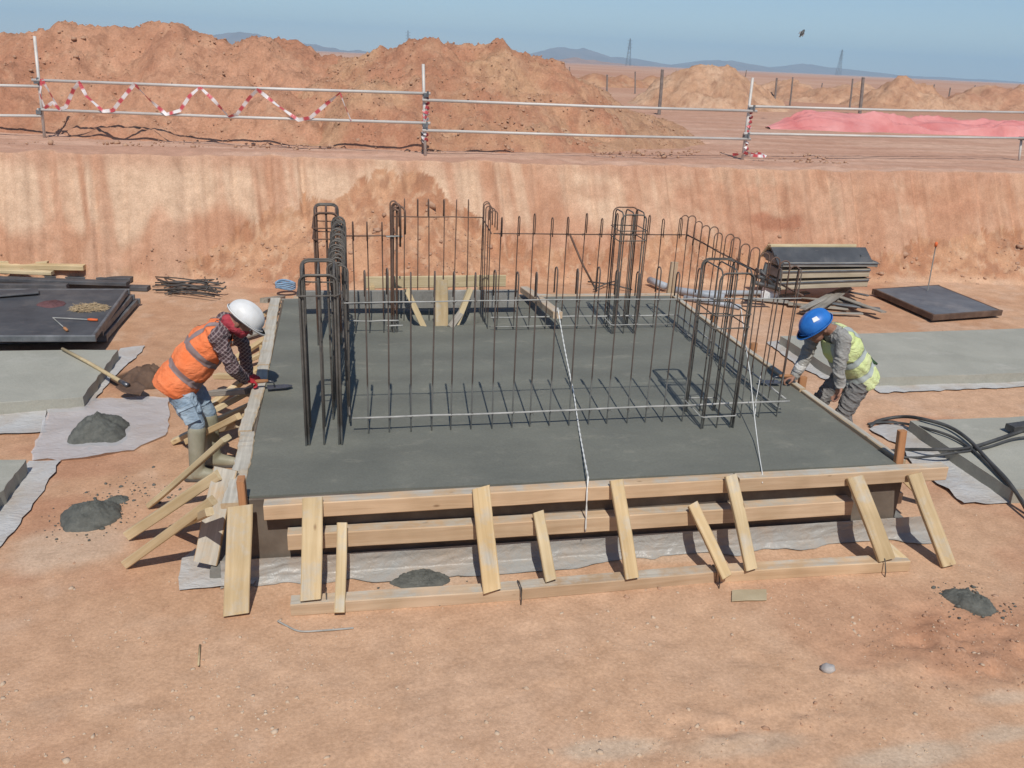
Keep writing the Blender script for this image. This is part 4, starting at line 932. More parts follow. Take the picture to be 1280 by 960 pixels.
for (x0, y0, x1, y1, k) in [(66, 397, 122, 400, 0), (66, 397, 84, 413, 1)]:
    a, b = pz(x0, y0, .29), pz(x1, y1, .29)
    t = thing('hand_tool', ('thin steel hand tool with a bright orange handle on the black panel', 'thin steel hand tool with a dull brown handle on the black panel')[k], 'tool', a, 0, 'hand tools on the top panel')
    link('shaft', mesh('shaft', *tube([a, a.lerp(b, .8)], .006, 6)), M['bar_grey'], t); link('handle', mesh('handle', *tube([a.lerp(b, .78), a.lerp(b, .85), b], [.012, .017, .014], 8)), M['orange' if k == 0 else 'red_wood'], t, True)
# long black boards and pale timber behind
for i, (x0, y0, x1, y1, z, w, h) in enumerate([(-60, 343, 165, 349, .05, .16, .06), (-60, 352, 186, 360, .04, .14, .06), (-60, 347, 160, 354, .13, .14, .05), (-60, 356, 85, 358, .12, .10, .06)]):
    o = board('black_beam', pz(x0, y0, z), pz(x1, y1, z), w, h, M['black_ply'], None, jit=.006, seg=10)
    tag(o, ('thick black beam at the back of the stack below the pale planks', 'longest black beam of the stack pointing at the steel bars', 'black beam resting on two others behind the panels', 'shortest black beam just behind the top panel')[i], 'beam', 'black beams stacked behind the panels')
for i, (x0, y0, x1, y1, z, w, h) in enumerate([(-60, 332, 106, 334, .22, .13, .07), (-60, 337, 66, 341, .19, .10, .05), (-60, 327, 60, 328, .26, .10, .04)]):
    o = board('pale_plank', pz(x0, y0, z), pz(x1, y1, z), w, h, M['pale_wood'], None, jit=.004, seg=6)
    tag(o, ('longest pale yellow plank lying on the black beams', 'short pale plank tucked in front of the longest one', 'thin pale plank lying behind the longest one')[i], 'plank', 'pale planks on the black beams')
# loose steel bars
rr = random.Random(3)
for i in range(26):
    t = rr.random(); y0 = rr.uniform(347, 369); z = .02+.016*(i % 5)+.01*rr.random()
    a = pz(rr.uniform(190, 215), y0+rr.uniform(-3, 3), z); b = pz(rr.uniform(255, 281), y0*.4+358*.6+rr.uniform(-9, 11), z+.02)
    m1 = a.lerp(b, .35)+Vector((0, 0, .02)); m2 = a.lerp(b, .8)+Vector((0, .02*rr.uniform(-1, 1), .02))
    o = link('steel_bar', mesh('steel_bar', *tube([a, m1, m2, b, b+Vector((rr.uniform(-.02, .05), rr.uniform(-.05, .05), rr.uniform(.0, .05)))], .0095, 5)), M['bar_loose'], None, True)
    tag(o, 'short dark steel bar in the loose pile between the black beams and the heap', 'steel bar', 'loose short steel bars in a pile')
# blue cloth and white scrap beyond the corner of the footing
bp = pz(357, 361, .1); parts = []
for k in range(5): parts.append(tube([bp+Vector((.13*math.cos(a), .09*math.sin(a), .02+.018*k+.015*math.sin(a*2+k))) for a in [i*math.pi/8 for i in range(16)]], .014, 6, True))
tag(link('rope_coil', mesh('rope_coil', *join(parts)), M['bluecloth'], None, True), 'coil of light blue rope at the far corner of the footing', 'rope')
board('yellow_block', pz(352, 352, .05), pz(372, 350, .05), .12, .10, M['pale_wood']).name = 'timber_offcut'; tag(bpy.data.objects['timber_offcut'], 'pale timber offcut behind the blue rope coil', 'offcut')

# ------------------------------------------------------------------ stacks on the right
def stack_panel(label, x0, y0, x1, y1, Y, w, h, mat, rimmat):
    a, b = py(x0, y0, Y), py(x1, y1, Y); t = thing('formwork_panel', label, 'formwork panel', a, 0, 'formwork panels in the pile by the bank')
    board('face', a, b, w, h, M[mat], t, jit=.002, seg=3)
    for q in (a, b): board('end_rib', q+Vector((0, -w/2+.02, 0)), q+Vector((0, w/2-.02, 0)), .03, h+.02, M[rimmat], t, jit=.001, seg=2)
    board('edge_strip', a+Vector((0, -w/2-.012, h*.40)), b+Vector((0, -w/2-.012, h*.40)), .02, h*.2, M[rimmat], t, jit=.001, seg=3)
    return t
M['beige_ply'] = wood('grey_beige_ply', (.38, .33, .245), (.54, .48, .37), knots=False)
stack_panel('lowest beige sided panel in the pile by the bank', 962, 352, 1072, 348, 6.55, .55, .115, 'beige_ply', 'steel_grey')
stack_panel('beige sided panel second from the bottom of the pile by the bank', 966, 338, 1074, 336, 6.55, .55, .115, 'beige_ply', 'steel_grey')
stack_panel('grey panel third from the bottom of the pile by the bank', 968, 326, 1084, 326, 6.55, .55, .06, 'grey_wood', 'steel_grey')
def trough(label, x0, y0, x1, y1, Y, tilt):
    """long black box form lying on its side, two boards meeting at a ridge"""
    a, b = py(x0, y0, Y), py(x1, y1, Y); t = thing('box_form', label, 'box form', a, 0, 'black box forms on the pile by the bank')
    board('side_board', a+Vector((0, -.16, -.02)), b+Vector((.10, -.16, -.02)), .36, .03, M['black_ply'], t, up=(0, -tilt, .8), jit=.002)
    board('side_board', a+Vector((0, .17, .0)), b+Vector((0, .17, .0)), .30, .03, M['pale_wood'], t, up=(0, .75, .7), jit=.002)
    board('ridge_batten', a+Vector((0, .02, .10)), b+Vector((-.05, .02, .10)), .06, .04, M['pale_wood'], t, jit=.002)
    for q in (a.lerp(b, .02), a.lerp(b, .97)): board('end_piece', q+Vector((0, -.2, -.05)), q+Vector((0, .2, -.05)), .03, .12, M['steel_grey'], t, seg=2)
    return t
trough('black ridge shaped box form on top of the pile by the bank', 962, 316, 1072, 316, 6.6, .55)
# dark clutter at the left end of the pile
for i, (x0, y0, x1, y1, Y, r) in enumerate([(945, 345, 972, 352, 6.0, .03), (940, 352, 975, 362, 5.9, .03), (950, 338, 968, 360, 6.0, .035), (958, 330, 950, 362, 6.0, .03)]):
    o = link('steel_prop', mesh('steel_prop', *tube([py(x0, y0, Y), py(x1, y1, Y)], r, 8)), M['hose'], None, True); tag(o, ('dark steel prop lying highest in the clutter beside the pile', 'dark steel prop lying lowest in the clutter beside the pile', 'short dark prop slanting down in the clutter beside the pile', 'dark prop standing nearly upright in the clutter beside the pile')[i], 'steel prop', 'dark props beside the pile')
# grey scrap boards and angles
rr = random.Random(12)
sc = [(1003, 386, 1070, 353, .12), (1018, 388, 1060, 360, .14), (1030, 378, 1100, 386, .10), (1040, 368, 1105, 390, .13), (1000, 372, 1060, 378, .06), (985, 380, 1060, 386, .05), (1050, 362, 1085, 370, .06), (1000, 390, 1078, 392, .04), (960, 372, 1010, 366, .06), (945, 366, 1000, 382, .05), (1040, 374, 1075, 380, .09), (930, 372, 985, 378, .04)]
sl_ = ['raised grey board slanting up towards the beige panels', 'grey board tucked beside the raised slanting one', 'grey board pointing right out of the scrap heap', 'longest grey strip sticking out at the right end of the scrap heap', 'grey board flat in the middle of the scrap heap', 'grey board just above the blue helmet', 'short grey board below the beige panels', 'lowest grey board at the front edge of the scrap heap', 'grey board at the left end behind the looped rebar row', 'grey board crossing under the looped rebar row', 'short grey offcut on top of the scrap heap', 'leftmost grey board of the scrap heap']
for (x0, y0, x1, y1, z), lab in zip(sc, sl_):
    o = board('scrap_board', pz(x0, y0, z), pz(x1, y1, z+rr.uniform(0, .03)), rr.uniform(.05, .13), .018+.012*rr.random(), M['grey_wood' if rr.random() < .75 else 'steel_grey'], None, up=(rr.uniform(-.2, .2), rr.uniform(-.3, .1), 1), jit=.006)
    tag(o, lab, 'scrap board', 'grey scrap boards in a heap by the bank')
o = link('cement_bag', slab_mesh('cement_bag', [tuple(pz(x, y, .02)) for x, y in ((952, 376), (970, 376), (972, 366), (954, 365))], .0, .14, 4, .03, 5), M['white_paint']); tag(o, 'small white bag at the left end of the scrap heap', 'bag')
for i, (x0, y0, x1, y1, z) in enumerate([(812, 350, 832, 358, .10), (842, 362, 905, 372, .09), (868, 366, 960, 366, .06), (855, 372, 925, 384, .05)]):
    o = link('grey_pipe', mesh('grey_pipe', *tube([pz(x0, y0, z), pz(x1, y1, z)], .055 if i < 2 else .04, 12)), M['pipe'], None, True)
    tag(o, ('short grey pipe end left of the pale stake', 'thick grey pipe right of the pale stake behind the looped bars', 'grey pipe lying against the scrap boards', 'lower grey pipe behind the dark rebar column')[i], 'pipe', 'grey pipes behind the footing')
for i, (x0, y0, x1, y1) in enumerate([(735, 352, 790, 362), (742, 362, 775, 350)]):
    o = link('bent_rod', mesh('bent_rod', *tube([pz(x0, y0, .05), pz((x0+x1)/2, (y0+y1)/2-2, .07), pz(x1, y1, .05)], .012, 6)), M['bar_loose'], None, True); tag(o, ('longer rusty rod on the ground behind the slender rebar column', 'shorter rusty rod crossing the longer one')[i], 'steel rod', 'rods behind the slender column')
# the black panel lying alone
bpn = panel('black formwork panel lying alone by the thin marker stake', [(1168, 394), (1252, 388), (1172, 356), (1092, 361)], .12, .085, group=None, rim='brown_rim', face='grey_ply')
ms = thing('marker_stake', 'thin steel stake with an orange tip standing behind the lone black panel', 'stake', py(1160, 362, 6.6))
a, b = py(1160, 362, 6.6), py(1170, 306, 6.6); link('rod', mesh('rod', *tube([a-Vector((0, 0, .1)), b], .009, 6)), M['bar_rust'], ms); link('tip', mesh('tip', *tube([b-Vector((0, 0, .03)), b+Vector((0, 0, .02)), b+Vector((0, 0, .045))], [.02, .026, .012], 8)), M['orange'], ms, True)

# black hoses
def spline(pts, n=10):
    P = [Vector(p) for p in pts]; out = []
    for i in range(len(P)-1):
        p0, p1, p2, p3 = P[max(i-1, 0)], P[i], P[i+1], P[min(i+2, len(P)-1)]
        for k in range(n):
            t = k/n; out.append(.5*((2*p1)+(p2-p0)*t+(2*p0-5*p1+4*p2-p3)*t*t+(3*p1-p0-3*p2+p3)*t**3))
    out.append(P[-1]); return out
def hose(pts, r, label, zf=None):
    P = [pz(x, y, z) for x, y, z in pts]; o = link('hose', mesh('hose', *tube(spline(P), r, 8)), M['hose'], None, True); return tag(o, label, 'hose', 'black hoses over the pad')
hose([(1088, 533, .02), (1098, 526, .03), (1125, 521, .08), (1150, 523, .16), (1185, 533, .17), (1210, 549, .17), (1235, 575, .17), (1262, 604, .16), (1285, 640, .03)], .017, 'thick black hose arching highest over the pad')
hose([(1085, 530, .02), (1100, 528, .03), (1128, 529, .05), (1160, 536, .15), (1190, 546, .16), (1215, 562, .15), (1245, 590, .15), (1275, 622, .12), (1290, 650, .03)], .013, 'thinner black hose running just inside the highest arch')
hose([(1100, 566, .02), (1130, 562, .03), (1170, 562, .12), (1210, 560, .15), (1250, 548, .16), (1300, 530, .16)], .016, 'black hose crossing the arches toward the picture edge')
hose([(1100, 568, .02), (1140, 572, .03), (1180, 568, .12), (1230, 560, .15), (1270, 548, .16), (1310, 545, .16)], .012, 'lowest black hose crossing the pad corner')
p = pz(1275, 538, .16); board('hose_clamp', p+Vector((-.12, 0, .03)), p+Vector((.2, .05, .03)), .10, .06, M['hose']).name = 'hose_fitting'; tag(bpy.data.objects['hose_fitting'], 'black fitting joining the hoses at the picture edge', 'hose fitting')

# small things in the foreground
def rock(name, p, r, seed, mat, label, cat='stone', sq=(1, .85, .7)):
    bm = bmesh.new(); bmesh.ops.create_icosphere(bm, subdivisions=3, radius=1)
    for v in bm.verts:
        n = float(fbm(np.array([v.co.x*1.3+seed]), np.array([v.co.y*1.3+v.co.z*2.1]), seed, 3)[0]); v.co *= r*(.72+.56*n); v.co.x *= sq[0]; v.co.y *= sq[1]; v.co.z *= sq[2]
    o = link(name, bm_mesh(name, bm), M[mat], None, True); o.location = p+Vector((0, 0, r*sq[2]*.55)); return tag(o, label, cat)
rock('stone', pz(1034, 838, 0), .042, 3, 'stone', 'single round grey stone on the sand in the foreground')
rock('soil_clod', pz(1176, 778, 0), .022, 5, 'clod', 'brown clod of earth beside the dark oval mortar patch', 'clod')
o = board('card_scrap', pz(915, 745, .012), pz(958, 743, .012), .12, .006, M['card'], None, jit=.003, skew=.05); tag(o, 'flat scrap of brown card lying against the ground beam', 'card')
o = link('bent_wire', mesh('bent_wire', *tube(spline([pz(347, 776, .02), pz(356, 781, .008), pz(375, 789, .008), (pz(405, 788, .008)), pz(442, 785, .01)]), .006, 6)), M['bar_grey'], None, True); tag(o, 'bent pale wire lying before the end of the ground beam', 'wire')
o = link('twig', mesh('twig', *tube([pz(250, 806, .01), pz(248, 832, .012)], .006, 5)), M['pale_wood'], None, True); tag(o, 'small pale wood sliver standing out on the sand', 'sliver')
for i, (x, y, s) in enumerate([(660, 160, .2), (1182, 152, .25)]): pass

# a dark bird high over the plain
bd_ = thing('bird', 'small dark bird flying alone in the blue sky', 'bird', py(1003, 41, 22.0)); c = py(1003, 41, 22.0)
dirv = (CR*.55+CU*.83); dirv = Vector(dirv); sidev = Vector(CR*.83-CU*.55)
V = [];
body = tube([c-dirv*.115, c-dirv*.08, c, c+dirv*.07, c+dirv*.10, c+dirv*.125], [.012, .04, .055, .04, .03, .005], 10); link('body', mesh('body', *body), M['hose'], bd_, True)
for s in (-1, 1):
    W_ = [c+sidev*(s*.03)+dirv*.05, c+sidev*(s*.085)+dirv*.0, c+sidev*(s*.075)-dirv*.10, c+sidev*(s*.02)-dirv*.06]
    off_ = Vector((0, .02, 0)); link('wing', mesh('wing', [w for w in W_]+[w+off_ for w in W_], [(0, 1, 2, 3), (7, 6, 5, 4), (0, 4, 5, 1), (1, 5, 6, 2), (2, 6, 7, 3), (3, 7, 4, 0)]), M['steel_grey'], bd_)
W_ = [c-dirv*.10-sidev*.015, c-dirv*.16-sidev*.03, c-dirv*.16+sidev*.03, c-dirv*.10+sidev*.015]; link('tail', mesh('tail', W_+[w+Vector((0, .01, 0)) for w in W_], [(0, 1, 2, 3), (7, 6, 5, 4), (0, 4, 5, 1), (1, 5, 6, 2), (2, 6, 7, 3), (3, 7, 4, 0)]), M['hose'], bd_)

# ------------------------------------------------------------------ pebbles and clods
ICO = None
def scatter(name, pts, sizes, mat, seed):
    global ICO
    if ICO is None:
        bm = bmesh.new(); bmesh.ops.create_icosphere(bm, subdivisions=1, radius=1); bm.verts.ensure_lookup_table()
        ICO = (np.array([v.co[:] for v in bm.verts]), np.array([[v.index for v in f.verts] for f in bm.faces])); bm.free()
    v, f = ICO; rs = np.random.RandomState(seed); n = len(pts)
    jit = rs.uniform(.65, 1.25, (n, len(v), 1)); sc_ = rs.uniform(.7, 1.2, (n, 1, 3))*np.array([1, 1, .7]); VV = v[None]*jit*sc_*np.array(sizes)[:, None, None]
    a = rs.uniform(0, 6.28, n); ca, sa = np.cos(a)[:, None], np.sin(a)[:, None]; x = VV[..., 0]*ca-VV[..., 1]*sa; y = VV[..., 0]*sa+VV[..., 1]*ca
    VV = np.stack([x, y, VV[..., 2]], -1)+np.array(pts)[:, None, :]; F_ = f[None]+(np.arange(n)*len(v))[:, None, None]
    me = bpy.data.meshes.new(name); V2 = VV.reshape(-1, 3).astype(np.float32); F2 = F_.reshape(-1, 3).astype(np.int32)
    me.vertices.add(len(V2)); me.vertices.foreach_set('co', V2.ravel()); me.loops.add(F2.size); me.loops.foreach_set('vertex_index', F2.ravel()); me.polygons.add(len(F2)); me.polygons.foreach_set('loop_start', np.arange(0, F2.size, 3, dtype=np.int32)); me.update(calc_edges=True)
    return tag(link(name, me, M[mat]), kind='stuff')
rs = np.random.RandomState(4)
def scat_pts(n, x0, x1, y0, y1, keep):
    X = rs.uniform(x0, x1, n); Y = rs.uniform(y0, y1, n); k = keep(X, Y) > rs.uniform(0, 1, n); X, Y = X[k], Y[k]
    Z = ground_h(X[None, :], Y[None, :])[0][0]; return np.stack([X, Y, Z], -1)
out = lambda X, Y: ~((X > -.3) & (X < 4.95) & (Y > -.2) & (Y < 5.05))
P = scat_pts(11000, -3.5, 6.5, -2.6, .2, lambda X, Y: out(X, Y)*(.15+.85*ss(.5, .68, fbm(X*1.4, Y*2.4, 91, 3)))*(1-ss(-1.0, -.2, Y)*.8))
scatter('pebbles', P, rs.gamma(1.5, .0027, len(P))+.0018, 'pebble', 1)
P = scat_pts(2600, 2.0, 6.0, -2.4, -.8, lambda X, Y: np.exp(-(((X-4.3)/1.0)**2+((Y+1.3)/.45)**2))+.35*np.exp(-(((X-2.6)/.7)**2+((Y+1.75)/.25)**2)))
scatter('soil_crumbs', P, rs.gamma(1.4, .0032, len(P))+.0015, 'clod', 2)
P = scat_pts(9000, -5, 14, 6.2, 8.4, lambda X, Y: ss(-.12, .15, fan_h(X)-(wall_y(X)+.38-Y)*.88)*.8*(Y < wall_y(X)+.25)*ss(.38, .55, fbm(X*1.2, Y*1.2, 93, 3)))
scatter('loose_rubble', P, rs.gamma(1.2, .009, len(P))+.003, 'clod', 3)
P = scat_pts(2500, -4, 9, -1, 7, lambda X, Y: out(X, Y)*.4)
scatter('floor_crumbs', P, rs.gamma(1.6, .003, len(P))+.0015, 'clod', 5)
P = scat_pts(900, -1.9, -.4, .6, 2.2, lambda X, Y: .8*np.exp(-(((X+1.05)/.35)**2+((Y-1.25)/.3)**2)))
mc = []
for (x_, y_, r_, n_) in ((124, 540, .30, 60), (115, 648, .27, 130), (530, 726, .24, 60), (1213, 754, .22, 150), (160, 620, .25, 70)):
    c_ = pz(x_, y_, 0)
    for _ in range(n_): a_, q_ = rs.uniform(0, 6.28), r_*(.35+1.0*rs.rand()**1.3); mc.append((c_.x+q_*math.cos(a_), c_.y+q_*math.sin(a_), max(gz(c_.x, c_.y), .004)))
P = np.concatenate([P, np.array(mc)])
scatter('mortar_crumbs', P, rs.gamma(1.1, .0042, len(P))+.0012, 'mortar', 6)
P = scat_pts(5000, -7, 10, 9.6, 13, lambda X, Y: .5*ss(.45, .6, fbm(X*.9, Y*1.5, 95, 3))); P[:, 2] = BERM+.02
P = P[(P[:, 1] < 11.4)]
scatter('berm_clods', P, rs.gamma(1.4, .010, len(P))+.005, 'clod', 7)

for X_, Y_, Z_, sd in HEAPS:
    q = np.argwhere((Z_ > BERM+.03) & (fbm(X_*1.1, Y_*1.1, sd+50, 3) > .44)); q = q[rs.choice(len(q), min(len(q), 4200), False)]
    P = np.stack([X_[q[:, 0], q[:, 1]], Y_[q[:, 0], q[:, 1]], Z_[q[:, 0], q[:, 1]]], -1); P[:, :2] += rs.uniform(-.03, .03, (len(P), 2))
    scatter('heap_clods', P, rs.gamma(1.3, .007, len(P))+.004, 'clod', sd)
# ------------------------------------------------------------------ workers
def cap_mesh(bm, a, ra, b, rb, n=14):
    a, b = Vector(a), Vector(b); d = b-a; L = d.length
    prof = []
    for i in range(6): t = math.pi/2*(1-i/5); prof.append((-ra*math.sin(t), ra*math.cos(t)))
    for i in range(6): t = math.pi/2*i/5; prof.append((L+rb*math.sin(t), rb*math.cos(t)))
    x = d.normalized() if L > 1e-6 else Vector((0, 0, 1)); u = x.orthogonal().normalized(); w = x.cross(u); rings = []
    for (h, r) in prof: rings.append([bm.verts.new(a+x*h+(u*math.cos(2*math.pi*k/n)+w*math.sin(2*math.pi*k/n))*max(r, 1e-4)) for k in range(n)])
    for r0, r1 in zip(rings, rings[1:]):
        for k in range(n): bm.faces.new((r0[k], r0[(k+1) % n], r1[(k+1) % n], r1[k]))
    bm.faces.new(list(reversed(rings[0]))); bm.faces.new(rings[-1])
def ell_mesh(bm, c, rad, rot):
    r = bmesh.ops.create_uvsphere(bm, u_segments=20, v_segments=12, radius=1)
    for v in r['verts']: v.co = Vector(c)+rot @ Vector((v.co.x*rad[0], v.co.y*rad[1], v.co.z*rad[2]))
def remesh(prims, voxel, smooth_it=4, infl=0.0):
    bm = bmesh.new()
    for p in prims:
        if p[0] == 'c': cap_mesh(bm, p[1], p[2]+infl, p[3], p[4]+infl)
        else: ell_mesh(bm, p[1], [q+infl for q in p[2]], p[3])
    me = bm_mesh('tmp', bm); o = bpy.data.objects.new('tmp', me); COL.objects.link(o)
    m = o.modifiers.new('r', 'REMESH'); m.mode = 'VOXEL'; m.voxel_size = voxel
    s = o.modifiers.new('s', 'SMOOTH'); s.iterations = smooth_it; s.factor = .5
    dg = bpy.context.evaluated_depsgraph_get(); r = bpy.data.meshes.new_from_object(o.evaluated_get(dg))
    bpy.data.objects.remove(o); bpy.data.meshes.remove(me); return r
def dist_prim(p, Q):
    if p[0] == 'c':
        a, b = np.array(p[1]), np.array(p[3]); d = b-a; t = np.clip(((Q-a)@d)/max(d@d, 1e-9), 0, 1)
        return np.linalg.norm(Q-(a+t[:, None]*d), axis=1)-(p[2]+(p[4]-p[2])*t)
    Rm = np.array(p[3]); q = (Q-np.array(p[1]))@Rm; rad = np.array(p[2]); return (np.linalg.norm(q/rad, axis=1)-1)*rad.min()
def label_faces(me, prims, mats):
    n = len(me.polygons); cen = np.zeros(n*3, np.float32); me.polygons.foreach_get('center', cen); cen = cen.reshape(-1, 3)
    D = np.stack([dist_prim(p, cen) for p in prims], 1); idx = np.array([p[-1] for p in prims])[D.argmin(1)]
    me.materials.clear()
    for m in mats: me.materials.append(m)
    me.polygons.foreach_set('material_index', idx.astype(np.int32)); me.polygons.foreach_set('use_smooth', np.ones(n, bool))
def frame(f, u):
    f = Vector(f).normalized(); u = Vector(u); u = (u-f*u.dot(f)).normalized(); l = u.cross(f)       # x forward, y left, z up
    return Matrix((f, l, u)).transposed()
def cloth_mat(name, c1, c2, sc=9):
    m, N, L, b = newmat(name); tc = N.new('ShaderNodeTexCoord'); v = tc.outputs['Object']
    n = tnoise(N, L, v, sc, 5, .6); L.new(ramp(N, L, n.outputs[0], [(.3, c1), (.7, c2)]).outputs[0], b.inputs['Base Color']); b.inputs['Roughness'].default_value = .9; b.inputs['Specular IOR Level'].default_value = .2
    p = bump(N, L, b, tnoise(N, L, v, 16, 4, .6, (1, 1, 1.6), 1.0).outputs[0], .9, .02); bump(N, L, b, tnoise(N, L, v, 260, 2, .5).outputs[0], .3, .002, p); return m
def plaid():
    m, N, L, b = newmat('plaid_shirt'); tc = N.new('ShaderNodeTexCoord'); v = tc.outputs['Object']; sx = N.new('ShaderNodeSeparateXYZ'); L.new(v, sx.inputs[0])
    def lines(s, w):
        f = mval(N, L, 'FRACT', mval(N, L, 'MULTIPLY', s, 1/.036), 0); return mval(N, L, 'LESS_THAN', f, w)
    a = lines(mval(N, L, 'ADD', sx.outputs[0], sx.outputs[2]), .3); b2 = lines(mval(N, L, 'SUBTRACT', sx.outputs[2], mval(N, L, 'MULTIPLY', sx.outputs[0], .9)), .3)
    c = mixc(N, L, a, (.085, .05, .055), (.21, .15, .15)); c = mixc(N, L, mval(N, L, 'MULTIPLY', b2, .7), c, (.34, .27, .26)); L.new(c, b.inputs['Base Color']); b.inputs['Roughness'].default_value = .9
    bump(N, L, b, tnoise(N, L, v, 18, 4, .6).outputs[0], .8, .02); return m
M['skin'] = simple('skin_tan', (.27, .13, .085), (.36, .19, .125), 14, .6, .15)
M['denim'] = cloth_mat('light_denim', (.22, .30, .38), (.40, .49, .56), 7)
M['greytrouser'] = cloth_mat('grey_trousers', (.16, .155, .15), (.26, .25, .24))
M['plaid'] = plaid()
M['greyshirt'] = cloth_mat('grey_longsleeve', (.27, .26, .24), (.40, .39, .36))
M['redglove'] = cloth_mat('red_glove', (.45, .03, .04), (.60, .07, .08)); M['redscarf'] = cloth_mat('red_scarf', (.34, .035, .05), (.50, .08, .10), 16)
M['orangevest'] = cloth_mat('orange_vest', (.84, .20, .065), (.93, .28, .12), 5); M['yellowvest'] = cloth_mat('yellow_vest', (.60, .70, .28), (.74, .80, .44), 5)
M['strip_a'] = simple('dull_reflective_strip', (.24, .17, .16), (.33, .25, .24), 8, .6, .2); M['strip_b'] = simple('pale_reflective_strip', (.34, .38, .36), (.46, .50, .47), 8, .5, .2)
M['rubber'] = simple('khaki_rubber_boot', (.25, .24, .17), (.36, .34, .26), 6, .55, .15); M['darkboot'] = simple('dark_boot', (.05, .045, .04), (.1, .09, .08), 6, .7, .2)
M['helmet_w'] = simple('white_helmet_plastic', (.66, .65, .62), (.80, .80, .79), 9, .42, .08); M['helmet_b'] = simple('blue_helmet_plastic', (.020, .13, .44), (.03, .19, .58), 11, .42, .08)
M['hair'] = simple('dark_hair', (.02, .015, .012), (.05, .04, .03), 30, .8, .4); M['eye'] = simple('eye_white', (.7, .68, .65), (.75, .73, .7), 5, .3, 0)
M['cuff'] = cloth_mat('white_cuff', (.55, .54, .52), (.68, .67, .65)); M['green'] = simple('dark_green_cloth', (.03, .07, .03), (.06, .12, .05), 9, .9, .4)

def hand_prims(wrist, d, palm_n, thumb_dir, idx, curl=.6, s=1.0):
    """palm and five fingers; d: along the hand, palm_n: out of the palm, thumb_dir: side of the thumb"""
    d = Vector(d).normalized(); n = Vector(palm_n); n = (n-d*n.dot(d)).normalized(); t = Vector(thumb_dir); t = (t-d*t.dot(d)-n*t.dot(n)).normalized(); w = Vector(wrist)
    rot = Matrix((d, t, n)).transposed(); P = [('e', w+d*.045*s, (.052*s, .042*s, .017*s), rot, idx), ('c', w-d*.02, .027*s, w+d*.02*s, .026*s, idx)]
    for k, (off, ln) in enumerate(((.030, .072), (.010, .080), (-.011, .074), (-.031, .058))):
        b = w+d*.082*s+t*off*s; c = curl+.06*k; a1 = d*math.cos(c*.6)+n*math.sin(c*.6); a2 = d*math.cos(c*1.5)+n*math.sin(c*1.5); a3 = d*math.cos(c*2.3)+n*math.sin(c*2.3)
        p1 = b+a1*ln*.45*s; p2 = p1+a2*ln*.32*s; p3 = p2+a3*ln*.25*s
        P += [('c', b, .0098*s, p1, .0092*s, idx), ('c', p1, .0092*s, p2, .0085*s, idx), ('c', p2, .0085*s, p3, .0072*s, idx)]
    tb = w+d*.025*s+t*.030*s; q1 = tb+(d*.6+t*.6+n*.45).normalized()*.040*s; q2 = q1+(d*.85+t*.05+n*.5).normalized()*.034*s
    P += [('c', tb, .014*s, q1, .011*s, idx), ('c', q1, .0105*s, q2, .0085*s, idx)]
    return P
def helmet(parent, c, f, u, mat, sticker=False):
    rot = frame(f, u); n, m = 40, 14; V = []; F = []
    def put(p): V.append(c+rot @ Vector(p))
    for j in range(m+1):
        th = math.pi/2*j/m
        for i in range(n):
            a = 2*math.pi*i/n; rr_ = math.sin(th) if j else 0.001
            ridge = .007*math.exp(-(math.sin(a)*rr_/.16)**2)*(1 if j < m-1 else .2)
            put((.150*rr_*math.cos(a), .122*rr_*math.sin(a), .125*math.cos(th)**.9+ridge if j < m else 0))
    for j in range(m):
        for i in range(n): F.append((j*n+i, (j+1)*n+i, (j+1)*n+(i+1) % n, j*n+(i+1) % n))
    F.append(tuple(range(n)))
    o = link('helmet', mesh('helmet', V, F), M[mat], parent, True); V2 = []; F2 = []
    prof = [(1.0, .004), (1.03, .0), (1.0, -.012), (.97, -.006)]
    for i in range(n):
        a = 2*math.pi*i/n; ex = 1+.26*max(0, math.cos(a))**2+.05
        for q, z in prof: V2.append(c+rot @ Vector((.150*q*ex*math.cos(a), .122*q*(1.06)*math.sin(a), z-.015*max(0, math.cos(a))**2)))
        for q in (): pass
    for i in range(n):
        j = (i+1) % n
        for k in range(3): F2.append((i*4+k, j*4+k, j*4+k+1, i*4+k+1))
        F2.append((i*4+3, j*4+3, j*4, i*4))
    # web between dome and brim
    b0 = len(V2)
    for i in range(n):
        a = 2*math.pi*i/n; V2.append(c+rot @ Vector((.147*math.cos(a), .119*math.sin(a), .002)))
    for i in range(n):
        j = (i+1) % n; F2.append((i*4, j*4, b0+j, b0+i)); F2.append((b0+i, b0+j, j*4+3, i*4+3))
    bo = link('brim', mesh('brim', V2, F2), M[mat], o, True)
    if sticker:
        sV = []
        for (sa, st) in ((1.15, .62), (1.62, .66), (1.60, .98), (1.16, .94)):
            sV.append(c+rot @ Vector((.150*math.sin(st)*math.cos(sa)*1.03, .122*math.sin(st)*math.sin(sa)*1.03, .125*math.cos(st)**.9*1.03+.002)))
        k = len(sV); nrm = rot @ Vector((0, .8, .6))
        link('sticker', mesh('sticker', sV+[v-nrm*.006 for v in sV], [(0, 1, 2, 3), (7, 6, 5, 4), (0, 4, 5, 1), (1, 5, 6, 2), (2, 6, 7, 3), (3, 7, 4, 0)]), M['white_paint'], o)
    return o
def cutmesh(me, planes):
    bm = bmesh.new(); bm.from_mesh(me)
    for co, no in planes: bmesh.ops.bisect_plane(bm, geom=bm.verts[:]+bm.edges[:]+bm.faces[:], plane_co=co, plane_no=no, clear_outer=True, clear_inner=False)
    return bm
